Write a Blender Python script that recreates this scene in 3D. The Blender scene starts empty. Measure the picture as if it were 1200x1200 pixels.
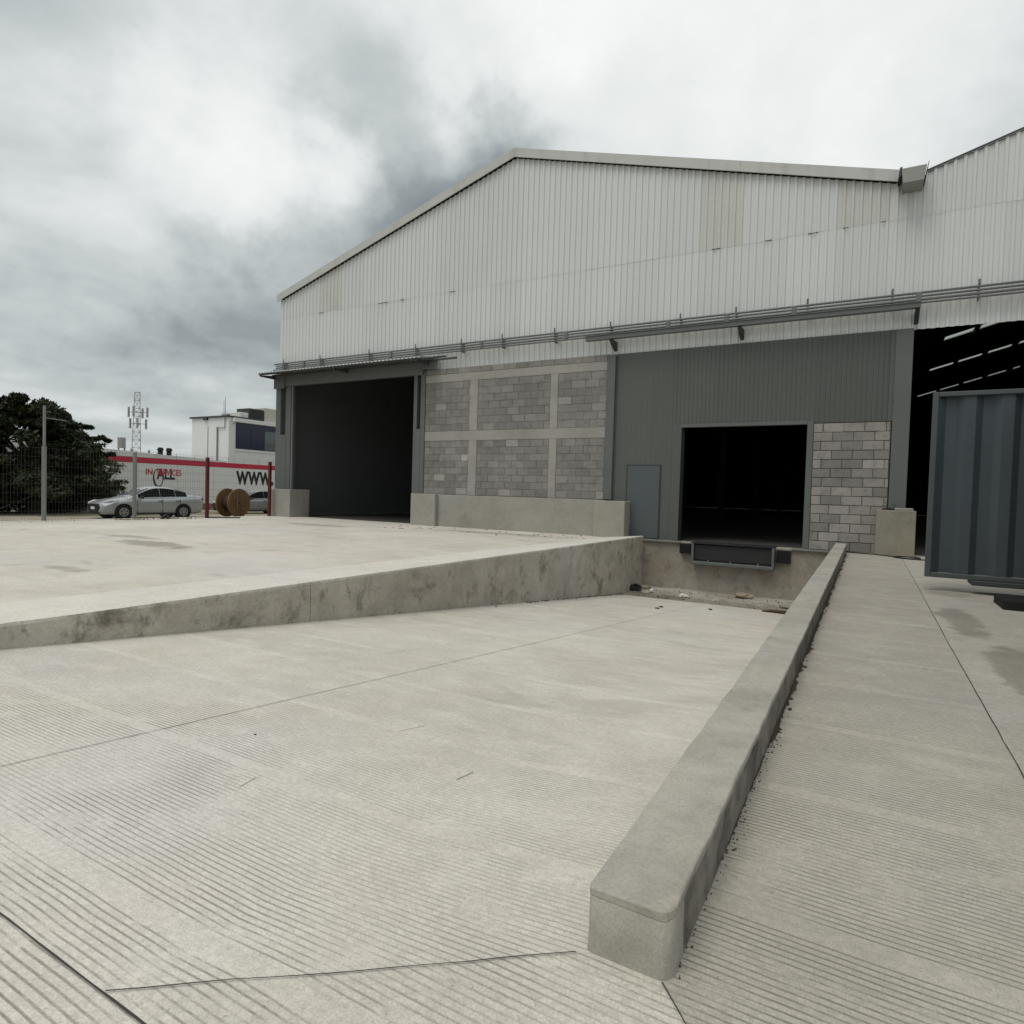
import bpy, bmesh, math, random
import numpy as np
from mathutils import Vector, Matrix, noise as mnoise
sc = bpy.context.scene
C = sc.collection
rnd = random.Random(7)
rad = math.radians

# ------------------------------------------------------------------ camera
yaw, pitch, roll = rad(29.552), rad(1.771), rad(-1.67)
fwd = Vector((-math.sin(yaw)*math.cos(pitch), math.cos(yaw)*math.cos(pitch), -math.sin(pitch)))
rgt0 = Vector((math.cos(yaw), math.sin(yaw), 0)); dwn0 = fwd.cross(rgt0)
rgt = math.cos(roll)*rgt0 + math.sin(roll)*dwn0
dwn = -math.sin(roll)*rgt0 + math.cos(roll)*dwn0
cam = bpy.data.cameras.new('camera'); cam_o = bpy.data.objects.new('camera', cam); C.objects.link(cam_o)
cam.sensor_width = 36; cam.lens = 36*733.2/1200; cam.clip_start = 0.05; cam.clip_end = 5000
M = Matrix((rgt, -dwn, -fwd)).transposed().to_4x4(); M.translation = Vector((0, 0, 1.069))
cam_o.matrix_world = M
sc.camera = cam_o

# ------------------------------------------------------------------ view
sc.view_settings.view_transform = 'Standard'; sc.view_settings.look = 'None'
sc.view_settings.gamma = 1; sc.view_settings.use_curve_mapping = False
sc.view_settings.exposure = 0.20

# ------------------------------------------------------------------ world: overcast sky
SUN_EL, SUN_AZ = rad(62), rad(200)      # azimuth measured clockwise from +y
w = bpy.data.worlds.new('World'); sc.world = w; w.use_nodes = True
nt = w.node_tree; N = nt.nodes; L = nt.links; N.clear()
def nd(t, **k):
    n = N.new(t)
    for a, b in k.items(): setattr(n, a, b)
    return n
def wmath(op, a, b=None, c=None, clamp=False):
    n = nd('ShaderNodeMath', operation=op); n.use_clamp = clamp
    for i, v in enumerate((a, b, c)):
        if v is None: continue
        if isinstance(v, (int, float)): n.inputs[i].default_value = v
        else: L.new(v, n.inputs[i])
    return n.outputs[0]
tc = nd('ShaderNodeTexCoord'); D = tc.outputs['Generated']
sep = nd('ShaderNodeSeparateXYZ'); L.new(D, sep.inputs[0])
zc = wmath('MAXIMUM', sep.outputs[2], 0.0)
den = wmath('ADD', zc, 0.16)
cmb = nd('ShaderNodeCombineXYZ')
L.new(wmath('DIVIDE', sep.outputs[0], den), cmb.inputs[0]); L.new(wmath('DIVIDE', sep.outputs[1], den), cmb.inputs[1])
def wnoise(scale, detail, rough, vec, dist=0.0):
    n = nd('ShaderNodeTexNoise'); n.inputs['Scale'].default_value = scale; n.inputs['Detail'].default_value = detail
    n.inputs['Roughness'].default_value = rough; n.inputs['Distortion'].default_value = dist; L.new(vec, n.inputs['Vector']); return n
n1 = wnoise(0.9, 6, 0.55, cmb.outputs[0], 0.25)
n2 = wnoise(2.4, 5, 0.52, cmb.outputs[0], 0.3)
nw = wnoise(4.5, 5, 0.55, D)
sub = nd('ShaderNodeVectorMath', operation='SUBTRACT'); L.new(nw.outputs['Color'], sub.inputs[0]); sub.inputs[1].default_value = (.5, .5, .5)
scl = nd('ShaderNodeVectorMath', operation='SCALE'); L.new(sub.outputs[0], scl.inputs[0]); scl.inputs['Scale'].default_value = 0.38
add = nd('ShaderNodeVectorMath', operation='ADD'); L.new(D, add.inputs[0]); L.new(scl.outputs[0], add.inputs[1])
nrm = nd('ShaderNodeVectorMath', operation='NORMALIZE'); L.new(add.outputs[0], nrm.inputs[0])
# cloud masses: direction x, y, z, weight, tightness
BL = [(-0.566,0.665,0.486,-.55,140),(-0.493,0.745,0.449,-1.25,190),(-0.600,0.690,0.400,-1.3,170),(-0.764,0.580,0.283,-.85,110),(-0.886,0.394,0.244,-.30,50),(-0.831,0.500,0.246,-0.6,90),(-0.643,0.545,0.538,-0.35,80),(-0.797,0.370,0.478,-0.45,60),(-0.705,0.572,0.419,.95,120),(-0.775,0.522,0.356,.8,110),(-0.807,0.441,0.392,0.15,66),(-0.860,0.382,0.337,.45,103),(-0.373,0.734,0.568,0.7,46),(-0.148,0.831,0.536,0.6,34),(0.035,0.869,0.494,0.6,46),(-0.317,0.809,0.496,-0.5,103),(0.117,0.885,0.451,-0.4,103),(-0.893,0.437,0.103,0.5,34),(-0.863,0.474,0.175,-0.1,46),(-.43,.66,.62,.30,40),(-.05,.82,.57,-.25,60),(-0.780,0.539,0.318,-0.3,134),(-0.739,0.497,0.455,0.2,66)]
tot = None
for x, y, z, wt, k in BL:
    dp = nd('ShaderNodeVectorMath', operation='DOT_PRODUCT'); L.new(nrm.outputs[0], dp.inputs[0]); dp.inputs[1].default_value = (x, y, z)
    e = wmath('POWER', wmath('MAXIMUM', dp.outputs['Value'], 0.0), float(k))
    tot = wmath('MULTIPLY', e, wt) if tot is None else wmath('MULTIPLY_ADD', e, wt, tot)
v = wmath('MULTIPLY_ADD', wmath('SUBTRACT', n1.outputs['Fac'], 0.5), 0.38, 0.485)
v = wmath('MULTIPLY_ADD', wmath('SUBTRACT', n2.outputs['Fac'], 0.5), 0.40, v)
n3 = wnoise(9.0, 5, .6, D, .5)
v = wmath('MULTIPLY_ADD', wmath('SUBTRACT', n3.outputs['Fac'], 0.5), 0.17, v)
v = wmath('MULTIPLY_ADD', tot, 0.30, v)
v = wmath('MULTIPLY_ADD', zc, 0.24, v)
v = wmath('MINIMUM', wmath('MAXIMUM', v, 0.12), 0.95)
ramp = nd('ShaderNodeValToRGB'); L.new(v, ramp.inputs[0])
ramp.color_ramp.elements[0].position = 0.12; ramp.color_ramp.elements[0].color = (.20, .23, .245, 1)
ramp.color_ramp.elements[1].position = 0.92; ramp.color_ramp.elements[1].color = (.83, .85, .83, 1)
e = ramp.color_ramp.elements.new(0.32); e.color = (.268, .303, .312, 1)
e = ramp.color_ramp.elements.new(0.55); e.color = (.490, .527, .525, 1)
e = ramp.color_ramp.elements.new(0.72); e.color = (.70, .722, .715, 1)
sky = nd('ShaderNodeTexSky'); sky.sky_type = 'NISHITA'; sky.sun_disc = False
sky.sun_elevation = SUN_EL; sky.sun_rotation = SUN_AZ
x10 = nd('ShaderNodeVectorMath', operation='SCALE'); L.new(ramp.outputs[0], x10.inputs[0]); x10.inputs['Scale'].default_value = 10.0
mix = nd('ShaderNodeMix', data_type='RGBA'); mix.inputs[0].default_value = 0.96
L.new(sky.outputs[0], mix.inputs[6]); L.new(x10.outputs[0], mix.inputs[7])
bg = nd('ShaderNodeBackground'); bg.inputs[1].default_value = 0.1; L.new(mix.outputs[2], bg.inputs[0])
wo = nd('ShaderNodeOutputWorld'); L.new(bg.outputs[0], wo.inputs[0])

# ------------------------------------------------------------------ sun through cloud
sl = bpy.data.lights.new('sun', 'SUN'); sl.energy = 1.15; sl.angle = rad(30); sl.color = (1, .95, .88)
so = bpy.data.objects.new('sun', sl); C.objects.link(so)
sd = Vector((math.sin(SUN_AZ)*math.cos(SUN_EL), math.cos(SUN_AZ)*math.cos(SUN_EL), math.sin(SUN_EL)))
so.rotation_euler = sd.to_track_quat('Z', 'Y').to_euler(); so.location = sd*60

# ------------------------------------------------------------------ materials
class Mat:
    def __init__(s, name, rough=0.8, spec=0.3, metal=0.0):
        s.m = bpy.data.materials.new(name); s.m.use_nodes = True; s.t = s.m.node_tree; s.N = s.t.nodes; s.L = s.t.links
        s.b = s.N['Principled BSDF']; s.b.inputs['Roughness'].default_value = rough
        s.b.inputs['Specular IOR Level'].default_value = spec; s.b.inputs['Metallic'].default_value = metal
        s.pos = s.N.new('ShaderNodeNewGeometry').outputs['Position']
    def n(s, t, **k):
        n = s.N.new(t)
        for a, b in k.items(): setattr(n, a, b)
        return n
    def math(s, op, a, b=None, c=None, clamp=False):
        n = s.n('ShaderNodeMath', operation=op); n.use_clamp = clamp
        for i, v in enumerate((a, b, c)):
            if v is None: continue
            if isinstance(v, (int, float)): n.inputs[i].default_value = v
            else: s.L.new(v, n.inputs[i])
        return n.outputs[0]
    def map(s, scale=(1, 1, 1), vec=None):
        n = s.n('ShaderNodeMapping'); n.inputs['Scale'].default_value = scale; s.L.new(vec or s.pos, n.inputs[0]); return n.outputs[0]
    def noise(s, scale, detail=5, rough=0.55, vec=None, dist=0.0):
        n = s.n('ShaderNodeTexNoise'); n.inputs['Scale'].default_value = scale; n.inputs['Detail'].default_value = detail
        n.inputs['Roughness'].default_value = rough; n.inputs['Distortion'].default_value = dist
        s.L.new(vec or s.pos, n.inputs['Vector']); return n.outputs['Fac']
    def ss(s, v, a, b):
        n = s.n('ShaderNodeMapRange', interpolation_type='SMOOTHSTEP'); n.inputs['From Min'].default_value = a
        n.inputs['From Max'].default_value = b; s.L.new(v, n.inputs['Value']); return n.outputs['Result']
    def mix(s, f, a, b):
        n = s.n('ShaderNodeMix', data_type='RGBA')
        if isinstance(f, (int, float)): n.inputs[0].default_value = f
        else: s.L.new(f, n.inputs[0])
        for i, c in ((6, a), (7, b)):
            if isinstance(c, (tuple, list)): n.inputs[i].default_value = (*c[:3], 1)
            else: s.L.new(c, n.inputs[i])
        return n.outputs[2]
    def mul(s, col, f):
        n = s.n('ShaderNodeVectorMath', operation='SCALE'); s.L.new(col, n.inputs[0])
        if isinstance(f, (int, float)): n.inputs['Scale'].default_value = f
        else: s.L.new(f, n.inputs['Scale'])
        return n.outputs[0]
    def objrand(s): return s.n('ShaderNodeObjectInfo').outputs['Random']
    def col(s, c):
        if isinstance(c, (tuple, list)): s.b.inputs['Base Color'].default_value = (*c[:3], 1)
        else: s.L.new(c, s.b.inputs['Base Color'])
        return s
    def bump(s, h, strength=0.3, dist=0.01):
        n = s.n('ShaderNodeBump'); n.inputs['Strength'].default_value = strength; n.inputs['Distance'].default_value = dist
        s.L.new(h, n.inputs['Height']); s.L.new(n.outputs[0], s.b.inputs['Normal']); return s
    def xyz(s):
        n = s.n('ShaderNodeSeparateXYZ'); s.L.new(s.pos, n.inputs[0]); return n.outputs

def concrete(name, light, dark, stain=(.12, .11, .09), stain_amt=0.35, scale=1.0, grooves=False, streak=False, rough=.85, flake=False, pits=True, spots=(), gamt=(.20, .42)):
    m = Mat(name, rough, 0.25)
    a = m.noise(0.55*scale, 6, .6, dist=.4); b = m.noise(3.2*scale, 6, .65); c = m.noise(38*scale, 4, .7); d = m.noise(190*scale, 2, .6)
    f = m.ss(m.math('ADD', m.math('MULTIPLY', a, .6), m.math('MULTIPLY', b, .4)), .36, .64)
    col = m.mix(f, dark, light)
    hx = m.noise(0.33*scale, 3, .5)
    col = m.mix(m.math('MULTIPLY', m.ss(hx, .50, .66), .35), col, (light[0]*.92, light[1]*.94, light[2]*1.06))
    wz = m.noise(.8*scale, 4, .6, vec=m.map((1.3, .8, 1)), dist=.5)
    col = m.mix(m.math('MULTIPLY', m.ss(wz, .55, .70), .35), col, (light[0]*1.03, light[1]*.95, light[2]*.90))
    lz = m.noise(1.05*scale, 7, .72, vec=m.map((.55, 1.1, 1)), dist=.9)
    col = m.mix(m.math('MULTIPLY', m.ss(lz, .50, .68), .30), col, (light[0]*1.12, light[1]*1.12, light[2]*1.12))
    # blotchy stains
    sv = m.map((.5, 1.3, 1) if not streak else (1.1, 1.1, 1.6))
    st = m.noise(1.4*scale, 7, .68, vec=sv, dist=.15 if streak else .8)
    col = m.mix(m.math('MULTIPLY', m.ss(st, .55, .74), stain_amt), col, stain)
    if streak and pits:
        st2 = m.noise(3.6, 7, .75, vec=m.map((1, 1, .6)), dist=.1)
        col = m.mix(m.math('MULTIPLY', m.ss(st2, .52, .66), stain_amt*.75), col, (stain[0]*1.2, stain[1]*1.25, stain[2]*1.25))
        vo = m.n('ShaderNodeTexVoronoi'); vo.inputs['Scale'].default_value = 9; m.L.new(m.pos, vo.inputs['Vector'])
        pit = m.ss(vo.outputs['Distance'], .085, .05)
        pit = m.math('MULTIPLY', pit, m.ss(m.noise(1.7, 2), .52, .6))
        col = m.mix(m.math('MULTIPLY', pit, .75), col, (.05, .045, .04))
    if flake:
        sp = m.noise(1.1, 8, .75, vec=m.map((.35, 1.2, 1)), dist=1.5)
        col = m.mix(m.math('MULTIPLY', m.ss(sp, .60, .68), .55), col, (dark[0]*.55, dark[1]*.55, dark[2]*.56))
    for (sx_, sy_, rx_, ry_, am_) in spots:      # old wet and dirt stains with a shape of their own
        o_ = m.xyz(); wn = m.noise(1.6, 6, .7)
        a_ = m.math('DIVIDE', m.math('SUBTRACT', o_[0], sx_), rx_); b_ = m.math('DIVIDE', m.math('SUBTRACT', o_[1], sy_), ry_)
        d2 = m.math('ADD', m.math('MULTIPLY', a_, a_), m.math('MULTIPLY', b_, b_))
        d2 = m.math('ADD', d2, m.math('MULTIPLY_ADD', wn, 3.6, -1.8))
        col = m.mix(m.math('MULTIPLY', m.ss(d2, 1.0, .35), am_), col, (dark[0]*.42, dark[1]*.41, dark[2]*.39))
    # fine speckle
    col = m.mul(col, m.math('MULTIPLY_ADD', m.ss(c, .33, .67), .17, .915)); col = m.mul(col, m.math('MULTIPLY_ADD', m.ss(d, .30, .70), .24, .88))
    agg = m.noise(75, 2, .5); col = m.mix(m.math('MULTIPLY', m.ss(agg, .66, .74), .40), col, (dark[0]*.45, dark[1]*.43, dark[2]*.40))
    h = m.math('ADD', m.math('MULTIPLY', c, .5), m.math('MULTIPLY', d, .25))
    if grooves:
        o = m.xyz()
        wv = m.noise(.55, 2, .5, vec=m.map((1, .4, .4))); wv2 = m.noise(3.0, 2, .5, vec=m.map((1.2, .25, .25)))
        y = m.math('MULTIPLY_ADD', m.math('SUBTRACT', wv, .5), .035, o[1])
        y = m.math('MULTIPLY_ADD', m.math('SUBTRACT', wv2, .5), .009, y)
        g = m.math('SINE', m.math('MULTIPLY', y, 2*math.pi/.0230))
        g = m.ss(g, .42, 1.0)
        br = m.noise(6, 6, .72, vec=m.map((.45, .9, 1)))                       # broken brush strokes
        g = m.math('MULTIPLY', g, m.math('MULTIPLY', m.ss(br, .34, .54), m.math('MULTIPLY_ADD', m.ss(c, .30, .60), .45, .55)))
        # smooth laps between the comb passes
        fr = m.math('FRACT', m.math('DIVIDE', m.math('ADD', y, 100.31), .83))
        lap = m.math('MULTIPLY', m.ss(fr, .05, .075), m.ss(fr, .99, .965))
        g = m.math('MULTIPLY', g, m.math('MULTIPLY_ADD', lap, .93, .07))
        dirt = m.noise(.9, 5, .6, dist=.6)
        amt = m.math('MULTIPLY', g, m.math('MULTIPLY_ADD', m.ss(dirt, .40, .64), gamt[1], gamt[0]))
        col = m.mix(amt, col, (.13, .118, .10))
        h = m.math('SUBTRACT', h, m.math('MULTIPLY', g, 3.0))
        m.col(col); m.bump(h, .35, .0035)
    else:
        m.col(col); m.bump(h, .6, .005)
    return m.m

def paint(name, c, rough=.5, spec=.4, metal=0, var=.12, dirt=0.0, dirtc=(.12, .10, .08), rand=0.0):
    m = Mat(name, rough, spec, metal)
    a = m.noise(1.6, 5, .6); b = m.noise(22, 4, .6)
    f = m.math('MULTIPLY_ADD', a, var*2, 1-var); f = m.math('MULTIPLY', f, m.math('MULTIPLY_ADD', b, .10, .95))
    if rand: f = m.math('MULTIPLY', f, m.math('MULTIPLY_ADD', m.objrand(), rand, 1-rand/2))
    rgb = m.n('ShaderNodeRGB'); rgb.outputs[0].default_value = (*c, 1); col = m.mul(rgb.outputs[0], f)
    if dirt:
        st = m.noise(2.6, 6, .7, vec=m.map((1, 1, .25)), dist=.5)
        col = m.mix(m.math('MULTIPLY', m.ss(st, .48, .72), dirt), col, dirtc)
    m.col(col); m.bump(b, .08, .004); return m.m

m_ramp = concrete('grooved concrete', (.61, .578, .517), (.52, .488, .430), stain_amt=.20, grooves=True, gamt=(.26, .48))
m_lane = concrete('grooved lane concrete', (.41, .384, .334), (.345, .322, .277), stain_amt=.20, grooves=True, gamt=(.58, .34))
m_yard = concrete('trowelled concrete', (.60, .565, .505), (.49, .458, .40), stain_amt=.30, flake=True,
    spots=((-10.7, 6.35, 1.2, .35, .6), (-12.5, 6.9, .9, .25, .5), (-8.3, 3.9, .5, .18, .45), (-13.5, 12.6, 1.5, .35, .5), (-8.5, 13.9, 2.4, .35, .5), (.85, 7.3, .2, .9, .55), (1.0, 5.4, .25, .9, .45), (1.5, 3.9, .5, .5, .4), (.9, 9.6, .3, .5, .3)))
m_yard2 = concrete('worn trowelled concrete', (.41, .387, .340), (.32, .30, .26), stain_amt=.35, flake=True,
    spots=((.83, 7.3, .2, .9, .5), (1.0, 5.4, .25, .9, .5), (1.5, 3.9, .5, .5, .5), (.9, 9.6, .3, .5, .3), (1.6, 6.4, .4, .5, .4)))
m_fore = concrete('grooved forecourt concrete', (.575, .542, .480), (.485, .454, .398), stain_amt=.22, grooves=True, gamt=(.36, .44))
m_strip = concrete('pale cast concrete', (.64, .615, .555), (.56, .535, .48), stain_amt=.10)
m_wallc = concrete('stained cast concrete', (.53, .495, .435), (.36, .33, .28), stain=(.11, .095, .075), stain_amt=.8, streak=True)
m_dockc = concrete('brown stained concrete', (.36, .33, .28), (.25, .222, .18), stain=(.07, .05, .035), stain_amt=.6, streak=True)
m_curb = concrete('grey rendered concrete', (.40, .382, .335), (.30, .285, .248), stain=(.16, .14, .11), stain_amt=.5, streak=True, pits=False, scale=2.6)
m_curb_shade = concrete('rough shaded curb side concrete', (.27, .252, .215), (.10, .093, .08), stain=(.05, .045, .037), stain_amt=.8, streak=True, scale=3.2)  # rough, stained lane side; its shade is darkened into the colour
m_plinth = concrete('smooth rendered plinth', (.325, .315, .275), (.265, .255, .22), stain=(.13, .12, .09), stain_amt=.28)
m_plinth2 = concrete('stained block plinth', (.27, .255, .20), (.20, .18, .14), stain=(.12, .10, .06), stain_amt=.5, streak=True)
m_beam = concrete('cast beam concrete', (.33, .318, .288), (.26, .25, .224), stain=(.13, .12, .10), stain_amt=.3)
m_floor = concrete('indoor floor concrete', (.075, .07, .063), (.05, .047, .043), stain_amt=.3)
m_wet = concrete('wet silt', (.30, .27, .225), (.17, .15, .125), stain=(.08, .07, .058), stain_amt=.6, rough=.6)
m_ledge = concrete('dusty ledge concrete', (.40, .372, .32), (.26, .235, .195), stain=(.10, .08, .06), stain_amt=.6, scale=2)
m_joint = paint('joint sealant', (.045, .042, .038), .9)
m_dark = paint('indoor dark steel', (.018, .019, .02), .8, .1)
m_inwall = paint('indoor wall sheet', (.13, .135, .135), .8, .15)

def sheet_mat(name, c, stain):
    m = Mat(name, .42, .45)
    a = m.noise(.35, 4, .5); st = m.noise(1.3, 6, .7, vec=m.map((2.5, 2.5, .3)), dist=.3)
    rgb = m.n('ShaderNodeRGB'); rgb.outputs[0].default_value = (*c, 1)
    r = m.objrand()
    col = m.mul(rgb.outputs[0], m.math('MULTIPLY_ADD', r, .07, .965))
    col = m.mul(col, m.math('MULTIPLY_ADD', a, .12, .94))
    col = m.mix(m.math('MULTIPLY', m.ss(st, .50, .75), stain), col, (.36, .34, .28))
    m.col(col); return m.m
m_white = sheet_mat('white coated sheet', (.595, .612, .602), .10)
m_white_d = sheet_mat('weathered white sheet', (.525, .53, .50), .35)
m_fascia = paint('grey white flashing', (.47, .48, .455), .5, var=.08, dirt=.2)
m_siding = paint('grey green siding', (.098, .105, .098), .55, .3, var=.10, rand=.08, dirt=.10)
m_door = paint('blue grey door', (.080, .096, .100), .5, .3, var=.08)
m_steel = paint('painted grey steel', (.108, .117, .112), .5, .4, var=.12, dirt=.12)
m_steel_d = paint('dark grey steel', (.05, .055, .056), .55, .3, var=.12)
m_trim = paint('light grey trim', (.16, .17, .165), .5, .4)
m_pipe = paint('galvanised pipe', (.14, .145, .145), .45, .5, var=.10)
m_gut = paint('weathered gutter metal', (.26, .27, .25), .5, .4, var=.15, dirt=.35)
m_rubber = paint('black rubber', (.016, .016, .016), .8, .2)
m_plate = paint('black steel plate', (.022, .022, .024), .55, .35, dirt=.15, dirtc=(.08, .07, .06))
m_cont = paint('blue grey container paint', (.058, .072, .082), .45, .4, var=.18, dirt=.18, dirtc=(.035, .035, .035))
m_contf = paint('container frame paint', (.072, .083, .086), .45, .4, var=.12, dirt=.1)
m_galv = paint('dull galvanised post', (.20, .20, .19), .5, .4)
m_redp = paint('dark red paint', (.10, .012, .014), .5, .4)
m_wire = paint('fence wire', (.08, .08, .078), .5, .4)
m_wood = paint('reel timber', (.215, .13, .072), .85, .15, var=.4, dirt=.65, rand=.35, dirtc=(.06, .035, .02))
m_woodd = paint('dark timber', (.05, .033, .02), .85, .2, var=.3)
m_blackc = paint('black plastic', (.012, .012, .013), .5, .4)
m_whitep = paint('white scrap', (.70, .69, .64), .6)
m_tan = paint('tan rubble', (.28, .23, .17), .9, var=.3)
m_soil = paint('brown dirt crumbs', (.055, .042, .030), .95, var=.3)
m_teal = paint('teal tarp', (.012, .075, .075), .7)
m_lattice = paint('tower steel', (.30, .30, .30), .6)
m_bwhite = paint('white render', (.66, .67, .65), .7, var=.05, dirt=.06)
m_cream = paint('cream render', (.48, .46, .40), .8, var=.08)
m_red = paint('red painted band', (.45, .025, .055), .6, var=.08)
m_redd = paint('faded red skirting', (.26, .11, .11), .8, var=.15, dirt=.2)
m_ink = paint('black sign paint', (.015, .015, .018), .6)
m_inkr = paint('red sign paint', (.50, .03, .06), .6)
m_shed = paint('dark shed sheet', (.04, .042, .04), .7)
m_carb = paint('silver car paint', (.42, .44, .45), .22, .6, metal=.5, var=.04)
m_carb2 = paint('grey car paint', (.24, .25, .26), .28, .6, metal=.4, var=.04)
m_tyre = paint('tyre rubber', (.014, .014, .014), .85, .2)
m_rim = paint('alloy rim', (.30, .30, .31), .35, .5, metal=.6)
m_chrome = paint('bright trim', (.6, .6, .6), .2, .6, metal=.8)
m_taill = paint('red tail lamp', (.10, .006, .006), .2, .6)
m_bark = paint('tree bark', (.05, .04, .03), .9, var=.3)

mg = Mat('dark window glass', .10, .22); mg.col((.008, .010, .011)); m_glass = mg.m
mg = Mat('windscreen glass', .06, .8); mg.col((.075, .10, .105)); m_glass2 = mg.m
mg = Mat('blue tinted glazing', .12, .5); mg.col((.008, .012, .040)); m_blue = mg.m
mg = Mat('headlamp lens', .15, .6); mg.col((.55, .57, .58)); m_lamp = mg.m
mk = Mat('translucent roof sheet', .6, .2)
tr = mk.n('ShaderNodeBsdfTranslucent'); tr.inputs[0].default_value = (.6, .62, .6, 1)
tp = mk.n('ShaderNodeBsdfTransparent'); tp.inputs[0].default_value = (.55, .57, .55, 1)
mx = mk.n('ShaderNodeMixShader'); mx.inputs[0].default_value = .55; mk.L.new(tr.outputs[0], mx.inputs[1]); mk.L.new(tp.outputs[0], mx.inputs[2])
mk.L.new(mx.outputs[0], mk.N['Material Output'].inputs['Surface']); m_skyl = mk.m

def block_mat(name, a, b):
    m = Mat(name, .92, .15); r = m.objrand()
    n = m.noise(5, 5, .7); g = m.noise(55, 4, .75); big = m.noise(.9, 4, .6)
    col = m.mix(m.ss(r, 0, 1), a, b)
    col = m.mix(m.math('MULTIPLY', m.ss(n, .48, .68), .45), col, (a[0]*.6, a[1]*.6, a[2]*.58))
    col = m.mul(col, m.math('MULTIPLY_ADD', g, .5, .75)); col = m.mul(col, m.math('MULTIPLY_ADD', big, .7, .65))
    m.col(col); m.bump(g, .5, .004); return m.m
m_block = block_mat('grey concrete block', (.196, .189, .175), (.250, .242, .226))
m_block_l = block_mat('pale concrete block', (.30, .287, .262), (.35, .336, .308))
m_block_w = block_mat('warm grey concrete block', (.195, .187, .170), (.295, .283, .258))
m_mortar = concrete('mortar', (.235, .22, .193), (.18, .168, .146), stain_amt=.4)
m_mortar_d = concrete('dark mortar', (.14, .125, .105), (.10, .09, .075), stain_amt=.4)

ml = Mat('dark foliage', .65, .25); r = ml.noise(1.3, 4, .7)
ml.col(ml.mix(ml.ss(r, .35, .68), (.010, .015, .006), (.050, .058, .024))); m_leaf = ml.m
ml = Mat('olive foliage', .65, .25); r = ml.noise(1.5, 3, .6)
ml.col(ml.mix(ml.ss(r, .35, .65), (.020, .028, .010), (.075, .085, .035))); m_leaf2 = ml.m
mgd = Mat('dusty ground', .95, .1)
a = mgd.noise(.12, 6, .65); b = mgd.noise(1.6, 6, .7); c = mgd.noise(20, 4, .7)
gc = mgd.mix(mgd.ss(b, .4, .6), (.25, .225, .175), (.34, .315, .26)); gc = mgd.mix(mgd.ss(a, .42, .62), gc, (.13, .125, .062))
mgd.col(mgd.mul(gc, mgd.math('MULTIPLY_ADD', c, .4, .8))); mgd.bump(c, .4, .02); m_ground = mgd.m

# ------------------------------------------------------------------ helpers
def mesh_obj(name, bm, mat, parent=None, base=None, smooth=False):
    me = bpy.data.meshes.new(name); b = Vector(base) if base is not None else (parent_base(parent) if parent else Vector())
    if base is not None or parent: bmesh.ops.translate(bm, vec=-b, verts=bm.verts)
    if smooth:
        for f in bm.faces: f.smooth = True
    bm.to_mesh(me); bm.free()
    for mm in (mat if isinstance(mat, (list, tuple)) else [mat]): me.materials.append(mm)
    o = bpy.data.objects.new(name, me); C.objects.link(o)
    if parent: o.parent = parent
    elif base is not None: o.location = b
    return o
def parent_base(p):
    b = Vector()
    while p: b += Vector(p.location); p = p.parent
    return b
def thing(name, label, cat, loc=(0, 0, 0), group=None, rz=0):
    o = bpy.data.objects.new(name, None); C.objects.link(o); o.location = loc; o.rotation_euler[2] = rz
    o['label'] = label; o['category'] = cat; o.empty_display_size = .3
    if group: o['group'] = group
    return o
def tag(o, label=None, cat=None, group=None, kind=None):
    if label: o['label'] = label
    if cat: o['category'] = cat
    if group: o['group'] = group
    if kind: o['kind'] = kind
    return o
def nb(): return bmesh.new()
def box(bm, x0, x1, y0, y1, z0, z1, bev=0, mi=0):
    vs = [bm.verts.new((x, y, z)) for x in (x0, x1) for y in (y0, y1) for z in (z0, z1)]
    fs = []
    for q in ((0, 1, 3, 2), (4, 6, 7, 5), (0, 4, 5, 1), (2, 3, 7, 6), (0, 2, 6, 4), (1, 5, 7, 3)):
        f = bm.faces.new([vs[i] for i in q]); f.material_index = mi; fs.append(f)
    if bev:
        es = list({e for f in fs for e in f.edges}); bmesh.ops.bevel(bm, geom=es, offset=bev, segments=1, affect='EDGES', profile=.5)
    return bm
def poly(bm, pts, mi=0):
    f = bm.faces.new([bm.verts.new(p) for p in pts]); f.material_index = mi; return f
def tube(bm, a, b, r0, r1=None, n=8, cap=True):
    a, b = Vector(a), Vector(b); r1 = r0 if r1 is None else r1
    d = (b-a).normalized(); u = d.orthogonal().normalized(); v = d.cross(u)
    A, B = [], []
    for i in range(n):
        t = 2*math.pi*i/n; q = math.cos(t)*u+math.sin(t)*v
        A.append(bm.verts.new(a+q*r0)); B.append(bm.verts.new(b+q*r1))
    for i in range(n):
        j = (i+1) % n; bm.faces.new((A[i], A[j], B[j], B[i]))
    if cap: bm.faces.new(A[::-1]); bm.faces.new(B)
    return bm
def prism(bm, pts2, axis, a, b):
    """extrude a closed 2-D outline along axis 'y' (pts are x,z), 'x' (pts are y,z) or 'z' (pts are x,y)"""
    def P(p, t): return {'y': (p[0], t, p[1]), 'x': (t, p[0], p[1]), 'z': (p[0], p[1], t)}[axis]
    A = [bm.verts.new(P(p, a)) for p in pts2]; B = [bm.verts.new(P(p, b)) for p in pts2]
    n = len(pts2)
    for i in range(n): bm.faces.new((A[i], A[(i+1) % n], B[(i+1) % n], B[i]))
    bm.faces.new(A[::-1]); bm.faces.new(B)
    bmesh.ops.recalc_face_normals(bm, faces=bm.faces)
    return bm

F = 15.59                      # plane of the facade
def wall_x(y): return -5.44 + .0445*(y-2)      # face of the ramp's side wall
def ramp_z(y):
    if y < .74: return Z0
    return Z0 - .0877*(y-.74)
Z0 = -.06
def lane_z(y): return Z0 + .0043*max(0, min(13.8, y-1.4))
RAMP_END = 13.75

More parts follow.
